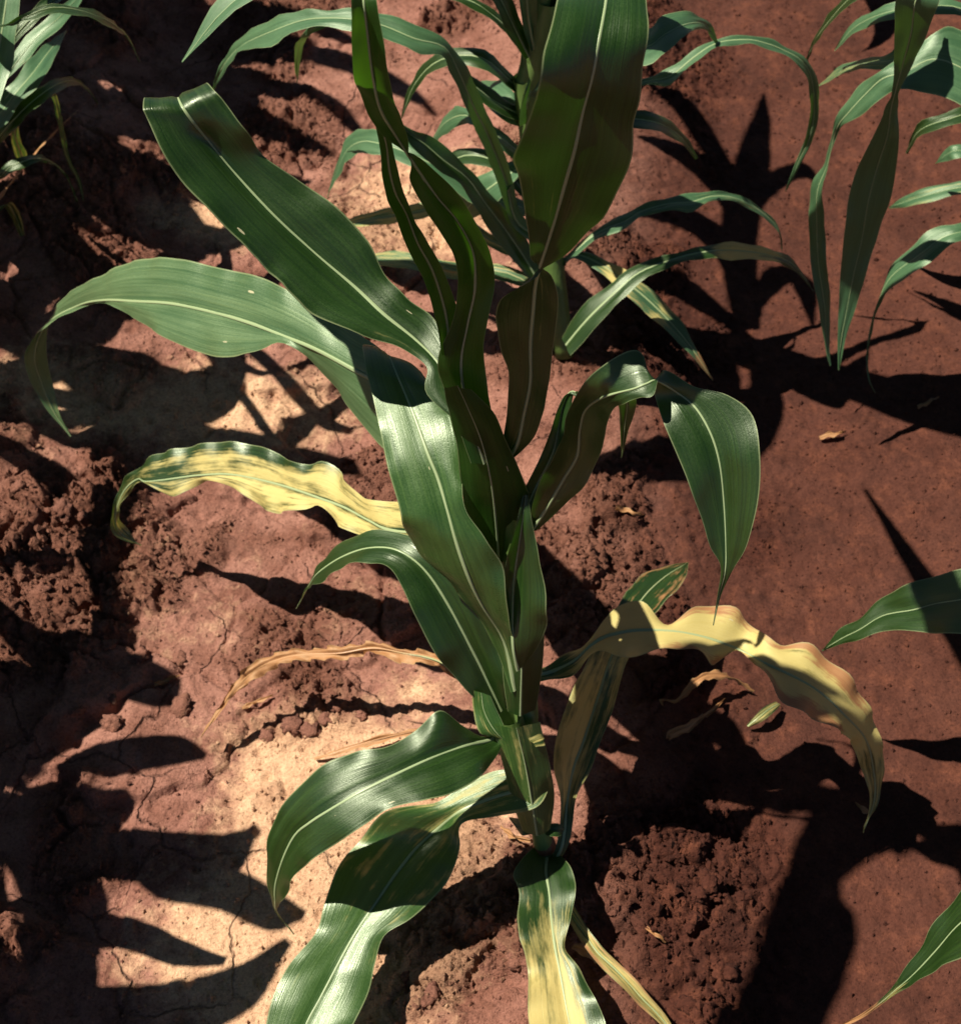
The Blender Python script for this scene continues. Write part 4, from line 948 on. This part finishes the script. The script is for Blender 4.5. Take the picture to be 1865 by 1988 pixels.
def row_plant(x, y, h, label, leaves, seed, group=None):
    z0 = gz(x, y) - .004
    o = thing('corn_plant', (x, y, z0), label, 'corn plant', group)
    tube('stalk', [(x, y, z0), (x + .004, y, z0 + h * .4), (x + .010, y + .004, z0 + h * .75), (x + .012, y + .006, z0 + h)], (.010, .011, .010, .004), M_STALK, o, n=4, seg=10)
    for k, rows in enumerate(leaves):
        shade_leaf(o, seed + k, (x + .008, y + .003, z0 + h * (.35 + .55 * (k + .5) / len(leaves))), rows)
    r = random.Random(seed)
    for k in range(4):
        arc_leaf(o, seed + 40 + k, (x, y, z0 + h * (.2 + .2 * k)), math.pi + r.uniform(-1.0, 1.0), .7 + .15 * k, .34, .045, 2.2, mat=M_FAR)
    return o


row_plant(-.50, .47, .46, 'corn plant outside the lower left corner, its leaves shading the crusted ground', [
    [(-60, 1990, 0.0132, .40), (120, 1960, 0.0224, .44), (320, 1940, 0.0224, .46), (480, 1895, 0.0172, .46), (570, 1815, 0.0040, .45)],
    [(-40, 1640, 0.0132, .38), (120, 1625, 0.0172, .42), (300, 1640, 0.0211, .44), (430, 1640, 0.0198, .44), (500, 1585, 0.0040, .43)],
    [(-40, 1780, 0.0100, .30), (60, 1720, 0.0120, .33), (160, 1765, 0.0130, .34), (260, 1795, 0.0120, .34), (340, 1830, 0.0100, .33), (440, 1850, 0.0030, .32)],
    [(150, 1650, 0.0160, .42), (300, 1680, 0.0158, .46), (440, 1710, 0.0172, .48), (540, 1760, 0.0145, .48), (600, 1765, 0.0040, .47)],
    [(-60, 2050, 0.0132, .3), (150, 2020, 0.0198, .34), (330, 2010, 0.0198, .35), (430, 1990, 0.0060, .34)]], 300)
row_plant(-.53, .74, .46, 'corn plant outside the left edge beside the rough clods', [
    [(-60, 1210, 0.0180, .36), (100, 1255, 0.0211, .40), (220, 1290, 0.0198, .42), (310, 1320, 0.0180, .42), (345, 1345, 0.0030, .41)],
    [(-60, 1420, 0.0132, .36), (80, 1400, 0.0224, .40), (180, 1340, 0.0185, .42), (230, 1250, 0.0132, .42), (225, 1150, 0.0140, .42), (240, 1050, 0.0030, .42)],
    [(0, 1500, 0.0160, .36), (150, 1480, 0.0145, .40), (270, 1450, 0.0158, .42), (350, 1440, 0.0132, .42), (400, 1450, 0.0030, .41)],
    [(-50, 1115, 0.0080, .28), (60, 1112, 0.0090, .30), (140, 1105, 0.0080, .30), (205, 1085, 0.0030, .30)],
    [(-60, 1540, 0.0132, .40), (60, 1540, 0.0198, .43), (180, 1560, 0.0172, .44), (260, 1530, 0.0040, .43)]], 400)
row_plant(-.56, 1.04, .48, 'corn plant outside the left edge behind the drooping leaf tip', [
    [(60, 720, .020, .40), (190, 720, .036, .44), (310, 745, .040, .46), (410, 720, .030, .48), (480, 655, .004, .48)],
    [(100, 830, .016, .38), (230, 830, .030, .42), (310, 830, .028, .44), (390, 860, .004, .44)],
    [(180, 760, .016, .36), (270, 850, .020, .40), (260, 950, .018, .42), (225, 1060, .016, .42), (205, 1180, .003, .40)],
    [(330, 800, .012, .46), (480, 840, .016, .50), (580, 860, .018, .52), (660, 885, .016, .54), (715, 915, .003, .54)],
    [(-60, 880, .012, .34), (60, 900, .014, .36), (130, 930, .013, .37), (150, 990, .003, .36)],
    [(20, 640, .016, .36), (120, 650, .02, .38), (170, 600, .018, .38), (180, 540, .003, .38)]], 500)
row_plant(-.60, 1.40, .48, 'corn plant outside the left edge beyond the corner plant', [
    [(40, 300, .020, .40), (160, 270, .030, .44), (280, 230, .030, .46), (380, 235, .026, .48), (450, 260, .004, .48)],
    [(20, 380, .020, .36), (130, 350, .026, .40), (220, 370, .022, .42), (290, 420, .020, .42), (350, 440, .003, .42)],
    [(250, 440, .014, .42), (340, 440, .022, .44), (430, 440, .022, .46), (500, 430, .003, .46)],
    [(200, 310, .012, .44), (330, 330, .018, .47), (420, 340, .020, .50), (520, 330, .016, .52), (600, 320, .003, .52)],
    [(0, 420, .016, .4), (90, 420, .020, .42), (170, 430, .016, .44), (230, 470, .003, .44)],
    [(30, 560, .010, .36), (120, 560, .012, .40), (200, 590, .012, .42), (290, 600, .003, .42)],
    [(60, 470, .012, .3), (140, 470, .014, .32), (200, 520, .012, .32), (250, 560, .003, .32)]], 600)
row_plant(-.62, 1.74, .50, 'corn plant outside the upper left corner', [
    [(40, 180, .020, .42), (160, 150, .034, .46), (290, 130, .034, .48), (420, 150, .028, .50), (520, 190, .004, .50)],
    [(80, 60, .020, .42), (220, 40, .036, .46), (360, 50, .036, .48), (500, 70, .030, .50), (600, 110, .004, .50)],
    [(150, 230, .016, .44), (280, 190, .024, .48), (420, 200, .024, .50), (540, 240, .020, .54), (640, 270, .004, .54)],
    [(120, 110, .016, .40), (250, 95, .020, .44), (380, 100, .020, .46), (480, 120, .004, .46)],
    [(-40, 130, .012, .46), (100, 100, .016, .48), (240, 130, .016, .5), (330, 180, .003, .5)],
    [(180, 280, .010, .48), (300, 260, .014, .5), (420, 290, .014, .53), (520, 300, .003, .54)],
    [(300, 110, .010, .5), (420, 110, .014, .53), (540, 150, .016, .56), (640, 180, .012, .58), (720, 250, .002, .58)],
    [(420, 10, .012, .54), (540, 70, .018, .56), (680, 100, .016, .6), (780, 150, .012, .62), (850, 200, .002, .62)],
    [(40, 10, .03, .46), (200, -10, .03, .48), (380, 10, .03, .50), (560, 20, .02, .52), (700, 60, .004, .54)]], 700)
# the whorl of the second plant stands above the picture: its shade falls beside the row
for q, rows in enumerate([
        [(1440, 540, .016, .46), (1438, 420, .018, .50), (1462, 300, .018, .51), (1480, 200, .010, .48), (1486, 150, .001, .46)],
        [(1400, 590, .012, .45), (1350, 560, .017, .48), (1290, 560, .015, .48), (1230, 590, .002, .46)],
        [(1430, 500, .012, .46), (1390, 440, .017, .49), (1330, 420, .016, .50), (1270, 440, .002, .48)],
        [(1440, 420, .010, .48), (1400, 340, .015, .51), (1340, 300, .015, .52), (1270, 290, .002, .50)],
        [(1470, 560, .010, .45), (1510, 500, .014, .47), (1560, 520, .012, .46), (1580, 600, .002, .43)],
        [(1450, 420, .010, .48), (1500, 330, .013, .50), (1560, 300, .012, .50), (1600, 330, .002, .47)],
        [(1420, 660, .014, .43), (1400, 690, .018, .44), (1420, 730, .014, .43), (1450, 750, .002, .42)],
        [(1440, 380, .009, .49), (1380, 260, .013, .53), (1330, 200, .013, .54), (1260, 190, .002, .52)]]):
    shade_leaf(p2, 320 + q, (.052, 1.145, .365), rows)

rq = random.Random(11)
rows_ = []
for q in range(16):
    a_, b_, sl_ = rq.uniform(-40, 240), rq.uniform(-10, 430), rq.uniform(-.45, .45)
    ln_, z_ = rq.uniform(150, 260), rq.uniform(.44, .54)
    rows_.append([(a_ + ln_ * f, b_ + sl_ * ln_ * f + 60 * f * f * rq.uniform(-.5, 1), w * rq.uniform(.8, 1.2), z_ + .03 * f) for f, w in ((0, .011), (.35, .016), (.7, .014), (1.0, .002))])
row_plant(-.66, 1.62, .56, 'tall corn plant outside the upper left corner', rows_, 800)

GROUP = 'corn plants of the far end of the rows'
for x, y, sd, h, nl, az in [(-0.16, 2.12, 111, .36, 8, .3), (0.14, 1.98, 112, .34, 8, 2.0), (0.38, 2.2, 113, .34, 8, .9), (0.70, 1.92, 114, .38, 8, 2.6), (-0.42, 2.4, 115, .36, 7, 1.0), (0.10, 2.6, 119, .4, 8, .7), (0.70, 2.5, 120, .4, 8, .1), (-.55, 2.2, 121, .4, 8, .5)]:
    gen_plant(x, y, sd, h, nl, 'corn plant at the far end of the rows beyond the top edge', group=GROUP, az0=az)

# ------------------------------------------------------------------ litter and clods
def litter(name, seed, st, label, cat='dead leaf', **kw):
    x, y = at(st[0][2], st[0][3], st[0][6])[:2]
    o = thing(name, (x, y, gz(x, y)), label, cat)
    leaf(o, seed, st, rib=kw.pop('rib', .5), **kw)
    return o


def gpx(a, b, up):
    p = at(a, b, .03)
    for _ in range(4):
        p = at(a, b, gz(p[0], p[1]) + up)
    return float(p[2])


def lit(rows):
    return [r[:6] + (gpx(r[2], r[3], r[6]),) for r in rows]


DRY = dict(bro=lambda U, S: 1.0 + 0 * U, ruffle=.002, ruf_len=.012, arch=.25, n=4, crinkle=.002)
litter('dead_leaf', 90, lit([(1282.7, 1369.9, 1285, 1368, 1287.1, 1371.4, .012), (1279.9, 1356.5, 1284, 1358, 1289.2, 1359.7, .012), (1309.6, 1356.7, 1312, 1360, 1315.1, 1364.1, .016), (1342.5, 1320.5, 1348, 1326, 1351.9, 1332.5, .022), (1368.2, 1304.3, 1372, 1312, 1375.7, 1320.2, .026), (1400.6, 1304.1, 1404, 1312, 1406.9, 1318.7, .022), (1432.2, 1321.3, 1434, 1324, 1435.7, 1326.5, .014), (1462.5, 1340.5, 1463, 1341, 1463.7, 1341.7, .006)]),
       'curled brown dead leaf lying under the yellow leaf on the right', **DRY)
litter('dead_leaf', 91, lit([(1292.5, 1434.4, 1296, 1432, 1298.5, 1437.0, .010), (1298.8, 1417.5, 1304, 1424, 1309.6, 1431.0, .014), (1327.0, 1405.7, 1332, 1412, 1337.5, 1418.9, .016), (1353.6, 1392.8, 1356, 1396, 1359.2, 1400.3, .016), (1381.2, 1373.8, 1384, 1378, 1386.4, 1381.6, .012), (1404.3, 1356.3, 1405, 1357, 1405.4, 1357.4, .006)]),
       'brown folded dead leaf lying below the curled one', **DRY)
litter('leaf_fragment', 92, lit([(1448, 1408, 1451, 1410, 1454, 1412, .006), (1462, 1392, 1468, 1396, 1474, 1402, .012), (1480, 1374, 1488, 1380, 1496, 1388, .014), (1506, 1362, 1510, 1366, 1514, 1370, .010)]),
       'small pale green leaf fragment under the tip of the yellow leaf', cat='leaf fragment', yel=lambda U, S: .4 + 0 * U, ruffle=.001, n=4)
litter('dead_leaf', 93, lit([(608.4, 1470.5, 610, 1473, 611.7, 1475.5, .004), (641.5, 1459.5, 645, 1463, 648.0, 1467.2, .008), (692.5, 1443.1, 695, 1446, 698.8, 1452.9, .010), (751.6, 1425.9, 755, 1430, 759.0, 1436.5, .010), (831.8, 1411.4, 835, 1414, 839.1, 1417.3, .008), (880.4, 1404.4, 881, 1405, 881.8, 1405.8, .006)]),
       'thin dry brown leaf lying on the pale crust above the glossy leaf', **DRY)
litter('dead_leaf', 94, lit([(1108, 1842, 1112, 1836, 1116, 1830, .008), (1122, 1850, 1128, 1840, 1134, 1832, .012), (1140, 1862, 1146, 1850, 1152, 1842, .012), (1156, 1872, 1160, 1864, 1164, 1858, .008)]),
       'crumpled orange brown husk beside the foot of the stalk', **DRY)
litter('dead_leaf', 95, lit([(970, 1602, 975, 1608, 980, 1614, .006), (1000, 1620, 1005, 1626, 1010, 1632, .010), (1035, 1630, 1040, 1634, 1045, 1638, .010)]), 'short reddish dry shred left of the foot of the stalk', **DRY)

for q, (a_, b_, c__, d_, lab) in enumerate((
        (1590, 850, 1640, 838, 'short brown straw on the smooth soil below the hanging leaf tips'), (1780, 790, 1822, 770, 'straw bit at the right edge in the dark leaf shadow'),
        (1660, 1560, 1690, 1580, 'tiny straw bit near the tip of the yellow leaf'), (1195, 985, 1250, 1000, 'straw on the crumbly soil right of the stalk'),
        (300, 1330, 350, 1310, 'dry straw among the clods on the left'), (470, 1375, 530, 1350, 'dry straw left of the dried leaf'), (1240, 1790, 1290, 1830, 'straw on the crumbly soil at the lower right'))):
    litter('straw', 120 + q, lit([(a_ - 1, b_ - 3, a_, b_, a_ + 1, b_ + 3, .004), ((2 * a_ + c__) / 3, (2 * b_ + d_) / 3 - 5, (2 * a_ + c__) / 3, (2 * b_ + d_) / 3, (2 * a_ + c__) / 3, (2 * b_ + d_) / 3 + 4, .006), ((a_ + 2 * c__) / 3, (a_ * 0 + b_ + 2 * d_) / 3 - 4, (a_ + 2 * c__) / 3, (b_ + 2 * d_) / 3, (a_ + 2 * c__) / 3, (b_ + 2 * d_) / 3 + 4, .006), (c__, d_ - 1, c__, d_, c__, d_ + 1, .004)]), lab, cat='straw', rib=0, **DRY)

# clods: lumps of soil one could pick up


def clod(px, py, size, seed, name='soil_clod'):
    r = random.Random(seed)
    p = at(px, py, .03)
    for _ in range(4):
        p = at(px, py, gz(p[0], p[1]))
    import bmesh
    bm = bmesh.new()
    bmesh.ops.create_icosphere(bm, subdivisions=3, radius=1.0)
    sx, sy, sz = r.uniform(.8, 1.3), r.uniform(.75, 1.1), r.uniform(.5, .75)
    a = r.uniform(0, 6.28)
    X = np.array([v.co[:] for v in bm.verts])
    q = X * 1.3 + seed * 3.7
    dsp = 1 + .70 * gnoise(q[:, 0], q[:, 1] + q[:, 2], seed) + .55 * gnoise(q[:, 1] * 2, q[:, 2] * 2 - q[:, 0], seed + 1) + .45 * gnoise(q[:, 2] * 4 + q[:, 1], q[:, 0] * 4, seed + 2)
    X = X * dsp[:, None] * np.array((sx, sy, sz)) * size
    c, s = math.cos(a), math.sin(a)
    for v, (x, y, z) in zip(bm.verts, X):
        v.co = (x * c - y * s, x * s + y * c, z + size * .05)
    me = bpy.data.meshes.new(name)
    bm.to_mesh(me)
    bm.free()
    smooth(me)
    n = len(me.vertices)
    right_ = ground_fields(np.array([[p[0]]]), np.array([[p[1]]]))
    C = np.tile(np.array((r.uniform(.0, .35) * (1 - float(right_[7][0, 0])), .5, float(right_[7][0, 0]), 1.0)), (n, 1))
    at_ = me.attributes.new('soil', 'FLOAT_COLOR', 'POINT')
    at_.data.foreach_set('color', C.ravel().astype(np.float32))
    o = link(name, me, M_SOIL)
    o.location = p
    return o


r = random.Random(5)
AREAS = [(120, 1010, 140, 110, 12), (580, 1190, 120, 80, 8), (600, 1380, 120, 70, 8), (1130, 1150, 90, 120, 8), (1270, 1750, 160, 160, 10), (240, 1300, 160, 120, 8), (1230, 650, 90, 70, 5), (880, 1880, 100, 80, 4), (1340, 1940, 120, 50, 4)]
WHERE = dict(zip([a_[:2] for a_ in AREAS], ('in the pitted patch at the left edge', 'above the dried orange leaf', 'below the dried orange leaf', 'on the crumbly slope right of the stalk',
             'in the crumbly patch at the lower right of the stalk', 'beside the big shadow on the left', 'at the foot of the plant behind', 'on the pale crust at the bottom', 'near the bottom edge right of the dry leaf')))
k = 0
for cx, cy, rx, ry, nn in AREAS:
    for _ in range(nn):
        o = clod(cx + r.gauss(0, .5) * rx, cy + r.gauss(0, .5) * ry, r.choice((.003, .004, .005, .006, .008)), 200 + k)
        tag(o, 'rough lump of red soil ' + WHERE[(cx, cy)], 'soil clod', 'lumps of soil ' + WHERE[(cx, cy)])
        k += 1


# loose crumbs and grit: nobody could count them
def crumbs(count):
    r = np.random.RandomState(3)
    x = r.uniform(-.6, .6, count * 4)
    y = r.uniform(.38, 1.75, count * 4)
    _, dd, ridge, near, flat_r, rough, pale, wet = ground_fields(x[None], y[None])
    keep = r.uniform(0, 1, count * 4) < (0.10 + rough[0] * .9 + .06 * pale[0])
    x, y = x[keep][:count], y[keep][:count]
    z = ground_height(x[None], y[None])[0]
    rr, pp = rough[0][keep][:count], pale[0][keep][:count]
    m = len(x)
    s = .0008 + .0036 * r.uniform(0, 1, m) ** 4 * (0.45 + .55 * rr)
    base = np.array([(1, 0, 0), (-1, 0, 0), (0, 1, 0), (0, -1, 0), (0, 0, 1), (0, 0, -1)], float)
    tri = np.array([(0, 2, 4), (2, 1, 4), (1, 3, 4), (3, 0, 4), (2, 0, 5), (1, 2, 5), (3, 1, 5), (0, 3, 5)])
    V = base[None] * r.uniform(.6, 1.3, (m, 6, 1)) + r.uniform(-.25, .25, (m, 6, 3))
    V = V * s[:, None, None] + np.stack([x, y, z + s * .3], -1)[:, None]
    F = tri[None] + (np.arange(m) * 6)[:, None, None]
    me = bpy.data.meshes.new('soil_crumbs')
    me.from_pydata(V.reshape(-1, 3).tolist(), [], F.reshape(-1, 3).tolist())
    C = np.stack([np.clip(pp + r.uniform(-.2, .22, m), 0, 1), rr, wet[0][keep][:count], np.ones(m)], -1)
    C = np.repeat(C, 6, axis=0)
    a = me.attributes.new('soil', 'FLOAT_COLOR', 'POINT')
    a.data.foreach_set('color', C.ravel().astype(np.float32))
    o = link('soil_crumbs', me, M_SOIL)
    tag(o, kind='stuff')


crumbs(45000)

for s in STATS:
    if not s[0].startswith('corn_plant.') or True:
        print('LEAF %s seed %d len %.2f width %.3f' % (s[0], s[2], s[3], s[4])) if s[2] < 100 else None
